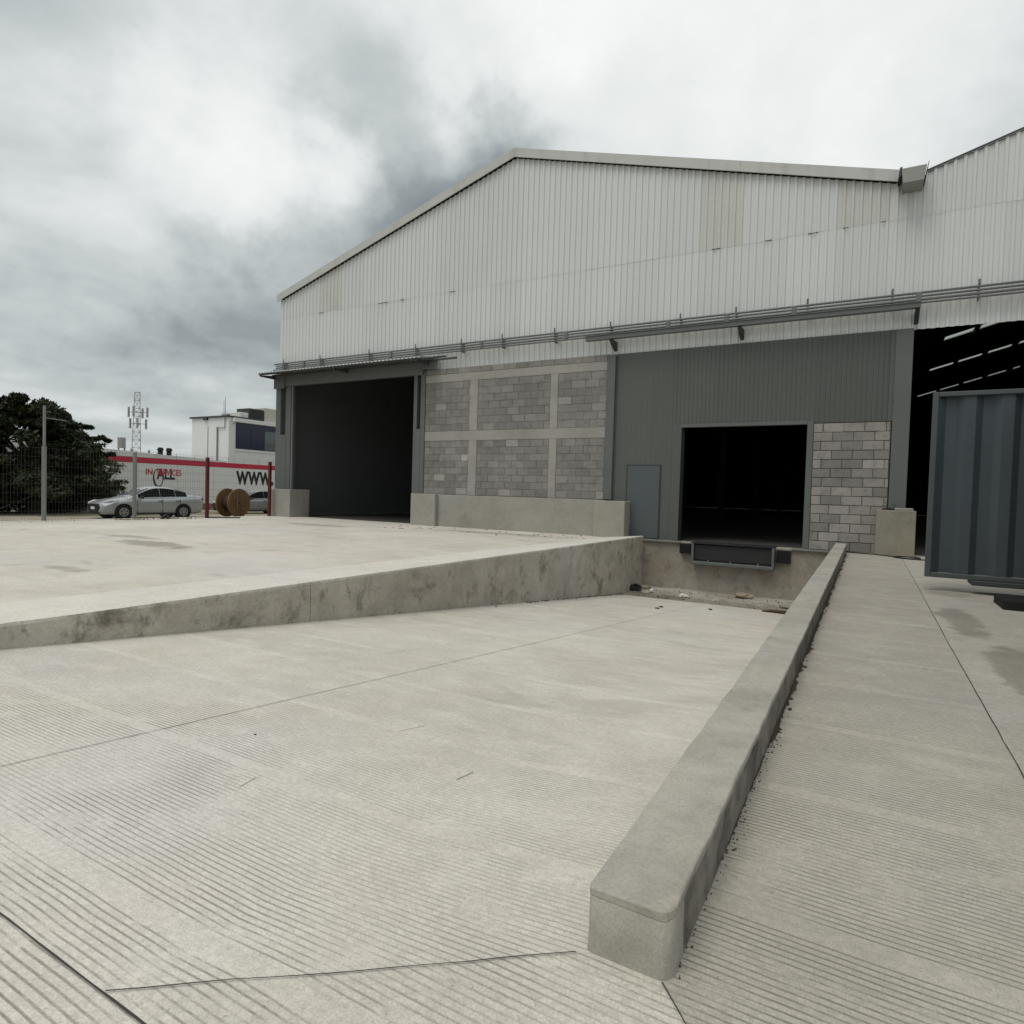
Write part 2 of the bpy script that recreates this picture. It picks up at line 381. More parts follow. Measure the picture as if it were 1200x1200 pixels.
# ------------------------------------------------------------------ the setting: ground, yard, ramp, lane
def struct(name, bm, mat): return tag(mesh_obj(name, bm, mat), kind='structure')
bm = nb()
xs = [(-1500, -1.3), (-60, -1.15), (-46, -1.0), (-30, -.66), (-24, -.34), (-18.42, -.06)]
for (xa, za), (xb, zb) in zip(xs, xs[1:]):
    poly(bm, [(xa, -1500, za), (xb, -1500, zb), (xb, 1500, zb), (xa, 1500, za)])
for x0, x1, y0, y1 in ((-18.42, 40, -1500, -40), (-18.42, 40, 80, 1500), (40, 1500, -1500, 1500)):
    poly(bm, [(x0, y0, -.06), (x1, y0, -.06), (x1, y1, -.06), (x0, y1, -.06)])
struct('ground', bm, m_ground)
bm = nb()   # yard slab left of the ramp, with the side face of the ramp wall cast separately
y0, y1 = -40, 15.62
prism(bm, [(-18.4, y0), (wall_x(y0)-.93, y0), (wall_x(y1)-.93, y1), (-18.4, y1)], 'z', -1.6, 0)
struct('yard_slab', bm, m_yard)
# pale strip along the top of the ramp wall + the wall itself
seg = [-30, -6, 2, 4.9, 8.6, 12.2, 15.28]
wall = thing('retaining_wall', 'long stained concrete retaining wall along the left side of the sunken ramp', 'wall', (wall_x(7), 7, 0))
for i, (a, b) in enumerate(zip(seg, seg[1:])):
    bm = nb(); n = max(2, int((b-a)/.06)); rows = []
    a2, b2 = a+.004, b-.004
    for k in range(n+1):
        y = a2+(b2-a2)*k/n; t = .012 + .07*max(0, (y-3)/12.3)
        nz = .012*mnoise.noise(Vector((0, y*2.1, 0)))+.012*mnoise.noise(Vector((5, y*7, 0)))
        xf = wall_x(y)
        rows.append([(xf-.93, y, .004), (xf-.03, y, t), (xf-.006+nz, y, t-.006), (xf+.004+nz*.6, y, t-.03), (xf+.003*mnoise.noise(Vector((9, y*5, 0))), y, -1.62), (xf-.93, y, -1.62)])
    V = [[bm.verts.new(p) for p in r] for r in rows]
    for r0, r1 in zip(V, V[1:]):
        for j in range(6):
            f = bm.faces.new((r0[j], r1[j], r1[(j+1) % 6], r0[(j+1) % 6])); f.material_index = 1 if j < 2 else 0
    bm.faces.new(V[0]); bm.faces.new(V[-1][::-1])
    bmesh.ops.recalc_face_normals(bm, faces=bm.faces)
    mesh_obj('wall_panel', bm, [m_wallc, m_strip], wall)
# foreground slab and ramp
bm = nb()
def gx(y): return wall_x(y)-.02
poly(bm, [(gx(-40), -40, Z0), (40, -40, Z0), (40, .74, Z0), (.31, .74, Z0), (-1.42, .74, Z0), (gx(.74), .74, Z0)])
poly(bm, [(-1.42, .74, Z0), (.31, .74, Z0), (-.40, 1.45, Z0), (-.5, 1.47, Z0), (-.56, 1.42, Z0)])
struct('forecourt', bm, m_fore)
bm = nb()
NR, prev = 40, None          # ruled surface from the fold line down to the foot
GA = gx(.74); TS = sorted([i/30 for i in range(31)]+[(-1.42-GA)/(-.5-GA), (-.56-GA)/(-.5-GA)])
for t in TS:
    xa = gx(.74)+(-.5-gx(.74))*t; ys_ = .74 if xa < -1.42 else min(1.47, .74+(xa+1.42)/.86*.68)
    xb = gx(RAMP_END)+(-.5-gx(RAMP_END))*t
    cur = [bm.verts.new((xa+(xb-xa)*k/NR, ys_+(RAMP_END-ys_)*k/NR, Z0+(ramp_z(RAMP_END)-Z0)*k/NR)) for k in range(NR+1)]
    if prev:
        for k in range(NR): bm.faces.new((prev[k], cur[k], cur[k+1], prev[k+1]))
    prev = cur
struct('ramp', bm, m_ramp)
ze = ramp_z(RAMP_END)
bm = nb()   # silted trough and ledge at the foot of the dock
N_ = 90; M_ = 20
G = [[None]*(M_+1) for _ in range(N_+1)]
for i in range(N_+1):
    for j in range(M_+1):
        x = -5.1+4.6*i/N_; y = RAMP_END-.06+(15.36-RAMP_END+.06)*j/M_; t = j/M_
        z = ze-.012 + (0 if t < .45 else .05*min(1, (t-.45)*6)) + .025*mnoise.noise(Vector((x*2.2, y*3, 1)))*(t > .05) + .012*mnoise.noise(Vector((x*9, y*9, 3)))*(t > .05)
        G[i][j] = bm.verts.new((x, y, z))
for i in range(N_):
    for j in range(M_):
        f = bm.faces.new((G[i][j], G[i+1][j], G[i+1][j+1], G[i][j+1])); f.material_index = 1 if j/M_ > .42+.12*mnoise.noise(Vector((i*.25, 0, 0))) else 0
struct('silted_gutter', bm, [m_wet, m_ledge])
bm = nb()   # right lane with the strip beside it
for xa, xb, mi in ((-.42, .615, 0), (.615, 40, 1)):
    prev = None
    for y in (.74 if mi else 1.47, 6, 11, 15.2, F+.02):
        z = lane_z(y)
        cur = (bm.verts.new((xa, y, z)), bm.verts.new((xb, y, z)))
        if prev: f = bm.faces.new((prev[0], prev[1], cur[1], cur[0])); f.material_index = mi
        prev = cur
bmesh.ops.remove_doubles(bm, verts=bm.verts, dist=1e-5)
poly(bm, [(.31, .74, Z0), (.615, .74, Z0), (.615, 1.47, Z0), (-.42, 1.47, Z0)])
struct('side_lane', bm, [m_lane, m_yard2])
# narrow joints
def strip(name, pts, wdt, lift=.004, mat=m_joint, jit=.0):
    bm = nb(); V = []
    P = []
    for (a, b) in zip(pts, pts[1:]):
        a, b = Vector(a), Vector(b); n = max(1, int((b-a).length/.08))
        for k in range(n): P.append(a.lerp(b, k/n))
    P.append(Vector(pts[-1]))
    for i, p in enumerate(P):
        d = (P[min(i+1, len(P)-1)]-P[max(i-1, 0)]).normalized(); s = Vector((-d.y, d.x, 0)).normalized()
        q = p + s*jit*mnoise.noise(p*6); wv = wdt*(1+.5*mnoise.noise(p*11))
        V.append((bm.verts.new(q+s*wv/2+Vector((0, 0, lift))), bm.verts.new(q-s*wv/2+Vector((0, 0, lift)))))
    for a, b in zip(V, V[1:]): bm.faces.new((a[0], a[1], b[1], b[0]))
    return tag(mesh_obj(name, bm, mat), kind='structure')
strip('control_joint', [(-5.4, .74, Z0), (-.9, .74, Z0), (3, .74, Z0)], .0045, jit=.002)
strip('control_joint', [(-1.42, .745, Z0), (-1.0, 1.07, Z0), (-.58, 1.405, Z0)], .0032, .0045, jit=.006)
strip('control_joint', [(-.37, 1.42, Z0), (-.29, 1.33, Z0), (.3, .75, Z0)], .0035, .0045, jit=.006)
strip('control_joint', [(.612, -2, Z0), (.612, 1.4, lane_z(1.4)), (.612, 6, lane_z(6)), (.63, 11, lane_z(11)), (.635, 15, lane_z(15))], .005, .004, jit=.003)
for pts in (((-2.12, 2.59), (-2.08, 2.76)), ((-1.51, 2.24), (-1.50, 2.36)), ((-2.13, 1.62), (-2.16, 1.72)), ((-3.6, 4.2), (-3.55, 4.4))):
    strip('surface_crack', [(x_, y_, ramp_z(y_)) for x_, y_ in pts], .003, .003, jit=.002)
strip('control_joint', [(-3.0, .74, Z0), (-2.95, RAMP_END, ze)], .004, .004, jit=.006)

# ------------------------------------------------------------------ the curb
curb = thing('concrete_curb', 'long raised grey concrete curb with a rounded near end between ramp and lane', 'curb', (-.46, 1.41, -.06))
bm = nb()
xl, xr, ye, yf = -.562, -.352, 1.425, 15.27
out = []
def yl(a, b):
    n = int(abs(b-a)/.07); return [a+(b-a)*k/n for k in range(n)]
out += [(xr, y) for y in yl(yf, ye+.045)]
out += [(xr-.035+.035*math.cos(t), ye+.045-.045*math.sin(t)) for t in [math.pi/2*k/5 for k in range(6)]]
out += [(xl+.02-.02*math.sin(t), ye+.025-.025*math.cos(t)) for t in [math.pi/2*k/5 for k in range(6)]]
out += [(xl, y) for y in yl(ye+.06, yf)] + [(xl, yf)]
cx = (xl+xr)/2
def ctop(y): return .105 + .0055*(y-1.4)
levels = []
n = len(out)
for lv in range(9):
    ring = []
    for i, (x, y) in enumerate(out):
        q = Vector((x*8, y*6, 0)); j = mnoise.noise(q)*.0022 + mnoise.noise(q*4)*.0040 + mnoise.noise(q*.25+Vector((3, 0, 0)))*.0015
        sx = 1 if x > cx+.02 else (-1 if x < cx-.02 else 0); sy = -1 if y < ye+.05 else 0
        T = ctop(y); jc = .011*mnoise.noise(Vector((x*14, y*9, 4)))+.003*mnoise.noise(Vector((x*50, y*40, 4)))
        if lv == 0: p = (x+sx*.004, y, -1.7)
        elif lv == 1: p = (x+sx*.003+j*.5*abs(sx), y+sy*j*.5, Z0-.02)
        elif lv == 2: p = (x+j*.8*abs(sx), y+sy*j*.8, .0)
        elif lv == 3: p = (x+j*abs(sx), y+sy*j, T-.024+jc)
        elif lv == 4: p = (x-sx*.0005+j*abs(sx), y-sy*.0025+sy*j, T-.0215+jc)
        elif lv == 5: p = (x+sx*.0003+j*abs(sx), y+sy*.0003+sy*j, T-.0205+jc)
        elif lv == 6: p = (x-sx*.0005+j*1.2*abs(sx), y-sy*.0005, T-.005+j*.3)
        elif lv == 7: p = (x-sx*.0025+j*1.2*abs(sx), y-sy*.0025, T-.0018+j*.2)
        else: p = (x-sx*.006+j*1.1*abs(sx), y-sy*.006, T)
        ring.append(bm.verts.new(p))
    levels.append(ring)
for lv, (a, b) in enumerate(zip(levels, levels[1:])):
    for i in range(n):
        k = (i+1) % n; f = bm.faces.new((a[i], a[k], b[k], b[i])); f.smooth = lv < 3
        if lv < 5 and out[i][0] > cx and out[i][1] > ye+.12: f.material_index = 1  # only the lane side takes the shade-toned concrete
top = levels[-1]
# bridge the top left-right
R = [v for v in top if v.co.x > cx]; Lf = [v for v in top if v.co.x <= cx]
fc = bm.faces.new(top)
bmesh.ops.triangulate(bm, faces=[fc])
bmesh.ops.recalc_face_normals(bm, faces=bm.faces)
mesh_obj('curb_body', bm, [m_curb, m_curb_shade], curb)
# dirt and crumbs along its lane side
bm = nb()
for i in range(900):
    y = 1.45+13*rnd.random()**.85; cl = max(0, mnoise.noise(Vector((0, y*1.1, 7)))+.25)
    x = xr+.002+abs(rnd.gauss(0, .006+.035*cl)); s = rnd.uniform(.0008, .0028)*(1+.8*cl)
    if x < .1: box(bm, x-s, x+s, y-s*1.3, y+s*1.3, lane_z(y)-.002, lane_z(y)+s*rnd.uniform(.5, 1.1))
for i in range(34):   # clumps
    y = rnd.uniform(3.2, 14); x = xr+.01+rnd.random()*.03; s = rnd.uniform(.008, .02)
    mm = bmesh.ops.create_icosphere(bm, subdivisions=1, radius=s)
    for v in mm['verts']: v.co = Vector((x, y, lane_z(y)))+Vector((v.co.x*.9, v.co.y*1.8, v.co.z*.45))*(1+.5*mnoise.noise(v.co*60+Vector((i, 0, 0))))
tag(mesh_obj('dirt_crumbs', bm, m_soil), 'brown dirt and crumbs caught along the lane side of the curb', 'dirt', kind='stuff')
# irregular dirt stain sheet beside the curb
bm = nb(); pr = None
for k in range(900):
    y = 2.0+12.8*k/899; wd = (.003+.02*min(1, (y-2)/3))*.4+min(1, (y-1.9)/2)*.05*max(0, mnoise.noise(Vector((2, y*2.6, 0)))+.15)+.025*min(1, (y-1.9)/2)*max(0, mnoise.noise(Vector((2, y*13, 0))))+.010*max(0, mnoise.noise(Vector((2, y*40, 0))))
    z = lane_z(y)+.004; cur = (bm.verts.new((xr-.002, y, z)), bm.verts.new((xr+wd, y, z)))
    if pr: bm.faces.new((pr[0], pr[1], cur[1], cur[0]))
    pr = cur
tag(mesh_obj('dirt_drift', bm, m_soil), kind='structure')

# ------------------------------------------------------------------ dock wall
dock = thing('dock_wall', 'brown stained concrete dock wall below the dark loading opening', 'wall', (-2.7, 15.28, ze))
bm = nb(); box(bm, -4.93, -.57, 15.28, 15.60, -1.7, -.004, .012); mesh_obj('wall_body', bm, m_dockc, dock)
bm = nb(); box(bm, -4.9, -3.92, 15.20, 15.284, -.035, .004, .004); box(bm, -1.44, -.57, 15.20, 15.284, -.035, .004, .004); mesh_obj('edge_angle', bm, m_trim, dock)
# leveler
lev = thing('dock_leveler', 'black steel dock leveler with grey lip hanging under the loading opening', 'dock leveler', (-2.68, 15.28, -.1))
bm = nb(); box(bm, -3.56, -1.80, 15.13, 15.27, -.40, -.035, .008); mesh_obj('leveler_box', bm, m_plate, lev)
bm = nb(); box(bm, -3.60, -1.76, 15.00, 15.26, -.50, -.425, .008); mesh_obj('lip', bm, m_steel, lev)
for x in (-3.60, -1.815):
    bm = nb(); box(bm, x, x+.055, 15.05, 15.26, -.425, -.01, .005); mesh_obj('side_bracket', bm, m_steel, lev)
bm = nb(); box(bm, -3.62, -1.76, 15.06, 15.60, -.008, .012, .003); mesh_obj('deck_plate', bm, m_plate, lev)
for x in (-3.2, -2.7, -2.1):
    bm = nb(); tube(bm, (x, 15.08, -.425), (x, 15.08, -.385), .018); mesh_obj('bolt', bm, m_trim, lev)
for (a, b, z0, z1, lab) in ((-3.9, -3.635, -.27, -.045, 'black rubber dock bumper left of the leveler'), (-1.73, -1.45, -.34, -.06, 'black rubber dock bumper right of the leveler')):
    t = thing('dock_bumper', lab, 'bumper', (a, 15.28, z0), 'dock bumpers')
    bm = nb(); nn = 5
    for k in range(nn): box(bm, a+(b-a)*k/nn+.003, a+(b-a)*(k+1)/nn-.003, 15.12, 15.25, z0, z1, .004)
    mesh_obj('rubber_pad', bm, m_rubber, t)
    bm = nb(); box(bm, a-.012, b+.012, 15.25, 15.276, z0-.01, z1+.01); mesh_obj('back_plate', bm, m_steel_d, t)

# ------------------------------------------------------------------ the warehouse
WH = thing('warehouse', 'large warehouse with white corrugated gable above grey siding and dark openings', 'warehouse', (-5, F, 0))
XL, AP, VX = -18.65, -9.04, .55
def ztop(x):
    if x <= AP: return 7.67+(x-XL)*.294
    if x <= .76: return 10.50-(x-AP)*.2905
    if x <= 11.0: return 7.95+(x-.8)*.30
    return 7.95+10.2*.30-(x-11)*.30
ZM, ZS = 7.06, 4.72
PIT = .165
def corr(bm, x0, x1, y, zb, zt, pitch=PIT, dep=.028, rib=.38, phase=0.0, back=.0):
    """trapezoidal sheet as one open surface facing -y"""
    xs_ = []
    k = math.floor((x0-phase)/pitch)
    while k*pitch+phase < x1+pitch:
        b = k*pitch+phase
        for dx, d in ((0, 0), (pitch*(1-rib)-pitch*.09, 0), (pitch*(1-rib), dep), (pitch*.91, dep)):
            xs_.append((b+dx, d))
        k += 1
    pts = [(x, d) for x, d in xs_ if x0 < x < x1]
    pts = [(x0, pts[0][1])]+pts+[(x1, pts[-1][1])]
    pr = None
    for x, d in pts:
        zt_ = zt(x) if callable(zt) else zt
        c = (bm.verts.new((x, y-d, zb)), bm.verts.new((x, y-d, zt_)))
        if pr: bm.faces.new((pr[0], c[0], c[1], pr[1]))
        pr = c
    return bm
x = XL; stained_up = ((-17.3, -16.0), (-3.4, -2.3), (-1.2, .9))
SW = PIT*6
while x < 14:
    x1 = x+SW
    for (zb, up) in ((ZS, 0), (ZM, 1)):
        bm = nb()
        jz = rnd.uniform(-.008, .012)
        if up:
            corr(bm, x, x1+.001, F-.006+rnd.uniform(-.0015, .0015), zb+jz, lambda q: ztop(q)+.02, phase=XL)
            # split a sheet at the ridge so its top follows it
        else:
            corr(bm, x, x1+.001, F-.001, zb, ZM+.05, phase=XL)
        d = up and any(x < c_ < x1 for c_ in (-16.4, -2.9, .1))
        o = mesh_obj('cladding_sheet', bm, m_white_d if d else m_white, WH)
        so_ = o.modifiers.new('thickness', 'SOLIDIFY'); so_.thickness = .002; so_.offset = 1
    x = x1
# openings in the lap between sheet rows: a few lifted edges
bm = nb()
for a, b in ((-16.7, -16.5), (-14.0, -13.6), (-13.1, -12.95), (-11.2, -11.0), (-3.5, -3.3), (-2.3, -2.15), (-1.4, -1.2), (-.7, -.6), (.02, .10)):
    box(bm, a, b, F-.046, F-.036, ZM-.012, ZM+.002)
mesh_obj('lap_gap', bm, m_steel_d, WH)
# barge flashing along the gable
def barge(x0, x1, y0, y1, dz0, dz1, name='barge_flashing', mat=m_fascia):
    bm = nb()
    prism(bm, [(x0, ztop(x0)+dz0), (x1, ztop(x1)+dz0), (x1, ztop(x1)+dz1), (x0, ztop(x0)+dz1)], 'y', y0, y1)
    return mesh_obj(name, bm, mat, WH)
cuts = [XL-.06, -15.4, -12.2, AP]
for a, b in zip(cuts, cuts[1:]): barge(a+.002, b-.002, F-.13, F-.10, .02, .265)
cuts = [AP, -6.0, -2.9, .36]
for a, b in zip(cuts, cuts[1:]): barge(a+.002, b-.002, F-.13, F-.10, .02, .265)
barge(.8, 10.99, F-.06, F-.045, .0, .03, mat=m_steel_d); barge(11.01, 20.9, F-.06, F-.045, -.01, .035)
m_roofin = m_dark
# roofs; the right bay has strips of translucent sheet
def roof_band(x0, x1, y0, y1, name='roof_panel', mat=None, t=.05, dz=.22):
    bm = nb()
    prism(bm, [(x0, ztop(x0)+dz-t), (x1, ztop(x1)+dz-t), (x1, ztop(x1)+dz), (x0, ztop(x0)+dz)], 'y', y0, y1)
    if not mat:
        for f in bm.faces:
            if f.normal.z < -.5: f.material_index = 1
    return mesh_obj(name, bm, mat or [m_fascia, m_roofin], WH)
roof_band(XL-.12, AP-.001, F-.098, 74, dz=.27); roof_band(AP+.001, .34, F-.098, 74, dz=.27)
roof_band(11.001, 21, F-.043, 74, dz=.03)
ys = [F-.043, 33.6, 34.35, 41.3, 41.95, 51.1, 51.65, 74]
for i, (a, b) in enumerate(zip(ys, ys[1:])):
    if i % 2 == 0: roof_band(.78, 10.999, a, b, dz=.03)
    else:
        roof_band(.78, 2.66, a, b, dz=.03)
        roof_band(2.662, 8.2, a+.001, b-.001, 'skylight_sheet', m_skyl, .006, .02)
        roof_band(8.202, 10.999, a, b, dz=.03)
for k in range(8):   # purlins under the right bay
    x0 = 2.55+1.24*k
    bm = nb(); z = ztop(x0)-.03
    box(bm, x0-.05, x0+.06, F+.1, 73.8, z-.20, z-.01); mesh_obj('purlin', bm, m_dark, WH)
for yy in (27, 38, 47, 57):
    bm = nb(); tube(bm, (.7, yy, ztop(.9)-.75), (10.9, yy, ztop(10.9)-.75), .09, n=4); tube(bm, (10.9, yy, ztop(10.9)-.8), (20.4, yy, ztop(20.4)-.8), .09, n=4)
    mesh_obj('rafter', bm, m_dark, WH)
# building envelope and interior
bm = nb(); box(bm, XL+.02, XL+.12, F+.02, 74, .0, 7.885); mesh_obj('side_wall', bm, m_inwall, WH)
bm = nb(); corr_l = []
prev = None; k = 0
yy = F
while yy < 74:
    for dy, d in ((0, 0), (.11, 0), (.13, .03), (.17, .03)):
        c = (bm.verts.new((XL-.003-d, yy+dy, .9)), bm.verts.new((XL-.003-d, yy+dy, 7.75)))
        if prev: bm.faces.new((prev[0], prev[1], c[1], c[0]))
        prev = c
    yy += .18
mesh_obj('side_cladding', bm, m_white, WH)
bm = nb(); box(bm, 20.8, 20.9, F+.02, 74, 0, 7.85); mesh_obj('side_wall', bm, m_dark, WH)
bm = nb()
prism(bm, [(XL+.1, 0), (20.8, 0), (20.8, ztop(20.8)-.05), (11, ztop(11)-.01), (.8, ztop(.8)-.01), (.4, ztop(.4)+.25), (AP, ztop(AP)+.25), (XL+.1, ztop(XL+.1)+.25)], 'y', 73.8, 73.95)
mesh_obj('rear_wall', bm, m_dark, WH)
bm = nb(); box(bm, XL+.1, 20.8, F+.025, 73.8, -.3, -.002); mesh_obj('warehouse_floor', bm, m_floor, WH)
for xc in (-13.5, -5.9, .5, 11):
    for yy in (22, 30, 40, 52):
        if xc == -13.5: continue
        bm = nb(); box(bm, xc-.12, xc+.12, yy-.12, yy+.12, 0, 4.4 if xc != 11 else 10.6); mesh_obj('inner_column', bm, m_dark, WH)
# inner backing behind the gable sheets
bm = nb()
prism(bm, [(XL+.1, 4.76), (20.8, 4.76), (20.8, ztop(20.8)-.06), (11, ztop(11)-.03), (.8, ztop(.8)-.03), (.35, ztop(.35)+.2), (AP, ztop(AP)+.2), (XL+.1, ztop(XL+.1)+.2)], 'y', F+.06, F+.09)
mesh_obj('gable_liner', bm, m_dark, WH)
# gutter end box in the valley
bm = nb(); prism(bm, [(.34, 7.83), (.37, 7.58), (.72, 7.58), (.76, 7.83), (.74, 7.83), (.70, 7.6), (.39, 7.6), (.36, 7.83)], 'y', 15.04, 74)
mesh_obj('valley_gutter', bm, m_gut, WH)
bm = nb(); prism(bm, [(.335, 7.86), (.365, 7.57), (.725, 7.57), (.765, 7.86)], 'y', 15.02, 15.036); mesh_obj('gutter_end', bm, m_gut, WH)
bm = nb(); prism(bm, [(.28, 7.70), (.30, 7.90), (.345, 7.92), (.345, 7.75)], 'y', 15.05, 15.5); prism(bm, [(.765, 7.70), (.80, 7.92), (.79, 7.92), (.755, 7.72)], 'y', 15.02, 15.5); mesh_obj('gutter_flange', bm, m_steel_d, WH)
# conduits and their brackets
for z, r in ((5.41, .026), (5.34, .024), (5.27, .028), (5.205, .022)):
    bm = nb(); q = [(-18.75, 15.36), (14, 15.36)]
    tube(bm, (-18.75+rnd.random()*.2, 15.37, z), (14, 15.37, z+.01), r, n=8)
    mesh_obj('conduit', bm, m_pipe, WH, smooth=True)
for xb in (-18.2, -16.4, -14.2, -12.3, -10.6, -9.2, -7.55, -5.95, -4.15, -2.85, -1.33, .28, 1.75, 3.3, 4.9, 6.5):
    t = nb(); box(t, xb-.009, xb+.009, 15.36, 15.55, 5.17, 5.46); box(t, xb-.02, xb+.02, 15.36, 15.37, 5.42, 5.56, .003)
    mesh_obj('conduit_bracket', t, m_steel, WH)
for xb in (-17.2, -13.3, -9.9, -7.2, -4.45, -3.05, -1.6, .75):
    t = nb(); box(t, xb-.05, xb+.05, 15.34, 15.41, 5.23, 5.41, .006); mesh_obj('junction_box', t, m_pipe, WH)
# sliding door track
bm = nb(); box(bm, -6.55, .78, 15.14, 15.27, 5.06, 5.165, .006); box(bm, -6.55, .78, 15.12, 15.30, 5.165, 5.175); mesh_obj('door_track', bm, m_steel, WH)
for xb in (-5.85, -2.72, .73):
    t = nb(); prism(t, [(15.56, 5.05), (15.56, 4.82), (15.26, 4.95), (15.14, 5.04), (15.30, 5.05)], 'x', xb-.04, xb+.04)
    mesh_obj('track_bracket', t, m_steel_d, WH)
# canopy over the left opening
can = nb()
X0, X1 = -18.72, -11.62; n_ = 0; xx = X0; pr = None
while xx < X1:
    for dx, d in ((0, 0), (.06, 0), (.085, .028), (.125, .028)):
        c = (can.verts.new((xx+dx, 14.68, 4.965+d)), can.verts.new((xx+dx, F-.03, 5.10+d)))
        if pr: can.faces.new((pr[0], c[0], c[1], pr[1]))
        pr = c
    xx += .15
o = mesh_obj('canopy_sheet', can, m_white, WH); so_ = o.modifiers.new('thickness', 'SOLIDIFY'); so_.thickness = .004
bm = nb(); box(bm, X0, X1+.9, 14.74, 14.79, 4.915, 4.96); box(bm, X0, X1+.9, 15.30, 15.35, 4.98, 5.03); mesh_obj('canopy_purlin', bm, m_steel_d, WH)
for xb in (-18.6, -15.1, -11.75):
    bm = nb(); prism(bm, [(14.72, 4.90), (F-.05, 5.02), (F-.05, 4.86), (14.72, 4.86)], 'x', xb-.02, xb+.02); mesh_obj('canopy_arm', bm, m_steel_d, WH)
bm = nb(); box(bm, -18.5, -12.0, 15.36, 15.50, 4.60, 4.98, .006); mesh_obj('lintel', bm, m_steel, WH)
bm = nb(); corr(bm, -18.66, -18.1, 15.34, 4.52, 5.0, pitch=.10, dep=.012); corr(bm, -12.2, -11.4, 15.34, 4.74, 5.03, pitch=.10, dep=.012)
mesh_obj('canopy_infill', bm, m_steel, WH)
# columns
def hcol(x0, x1, z0=.96, z1=4.72, slot=None):
    t = nb()
    if slot:
        wl = (x1-x0)
        a, b = x0+wl*slot[0], x0+wl*slot[1]
        box(t, x0, a, 15.42, 15.66, z0, z1); box(t, b, x1, 15.42, 15.66, z0, z1); box(t, a, b, 15.60, 15.63, z0, z1)
        box(t, a-.02, b+.02, 15.412, 15.418, z0, slot[2])
    else:
        box(t, x0, x1, 15.42, 15.66, z0, z1, .008)
    return mesh_obj('column', t, m_steel, WH)
hcol(-18.62, -17.86, slot=(.32, .68, 2.9)); hcol(-12.36, -11.93, slot=(.30, .62, 2.95))
hcol(-6.02, -5.80); 
t = nb(); box(t, .385, .70, 15.42, 15.66, .96, 4.72, .008); box(t, .30, .385, 15.50, 15.60, 2.82, 4.70); mesh_obj('column', t, m_steel, WH)
bm = nb(); box(bm, -17.84, -17.78, 15.44, 15.50, 0, 4.66); mesh_obj('door_guide', bm, m_trim, WH)
# plinths
bm = nb(); box(bm, -12.12, -11.20, 15.08, 15.86, -.02, .96, .012); mesh_obj('plinth_pier', bm, m_plinth, WH)
bm = nb(); box(bm, -6.14, -5.30, 15.08, 15.60, -.02, .935, .012); mesh_obj('plinth_pier', bm, m_plinth, WH)
bm = nb(); box(bm, -11.20, -6.14, 15.22, 15.62, -.02, .945, .010); mesh_obj('plinth_wall', bm, m_plinth, WH)
bm = nb(); box(bm, -18.50, -17.36, 15.02, 15.90, -.12, .955, .014); mesh_obj('plinth_pier', bm, m_plinth, WH)
bm = nb(); box(bm, .17, .87, 15.02, 15.70, -.02, .935, .012); mesh_obj('plinth_pier', bm, m_plinth2, WH)
bm = nb(); box(bm, .50, .82, 15.10, 15.35, .935, .985, .008); mesh_obj('mortar_pad', bm, m_beam, WH)
# grey siding in sheets
def siding(x0, x1, z0, z1, pitch, dep, y=15.53):
    xx = x0
    while xx < x1-.01:
        e_ = min(x1, xx+.98); b_ = nb(); corr(b_, xx, e_, y-rnd.uniform(0, .002), z0, z1, pitch, dep, .28)
        o = mesh_obj('siding_sheet', b_, m_siding, WH); s_ = o.modifiers.new('thickness', 'SOLIDIFY'); s_.thickness = .003; s_.offset = 1
        xx = e_
siding(-5.80, -4.24, 0, 4.74, .13, .004); siding(-4.23, -1.10, 2.86, 4.74, .10, .011); siding(-1.10, .40, 2.82, 4.74, .10, .011)
bm = nb(); box(bm, -4.245, -4.225, 15.508, 15.53, 0, 4.74); mesh_obj('seam_strip', bm, m_steel, WH)
# opening frame
bm = nb(); box(bm, -4.225, -4.05, 15.50, 15.60, 0, 2.86, .005); mesh_obj('frame_jamb', bm, m_siding, WH)
bm = nb(); box(bm, -4.05, -3.99, 15.54, 15.64, 0, 2.78); mesh_obj('frame_stop', bm, m_dark, WH)
bm = nb(); box(bm, -1.235, -1.105, 15.46, 15.62, 0, 2.86, .006); mesh_obj('frame_jamb', bm, m_steel, WH)
bm = nb(); box(bm, -4.05, -1.235, 15.47, 15.60, 2.79, 2.87, .005); mesh_obj('frame_head', bm, m_steel, WH)
# personnel door
pd = mesh_obj('personnel_door', box(nb(), -5.40, -4.56, 15.495, 15.51, .02, 1.85, .003), m_door, WH)
mesh_obj('door_reveal', box(nb(), -5.425, -4.535, 15.512, 15.518, 0, 1.875), m_steel_d, pd, base=(0, 0, 0)) if False else None
bm = nb(); box(bm, -5.425, -5.408, 15.500, 15.518, 0, 1.875); box(bm, -4.552, -4.535, 15.500, 15.518, 0, 1.875); box(bm, -5.425, -4.535, 15.500, 15.518, 1.858, 1.875)
mesh_obj('door_gap_frame', bm, m_steel_d, WH)

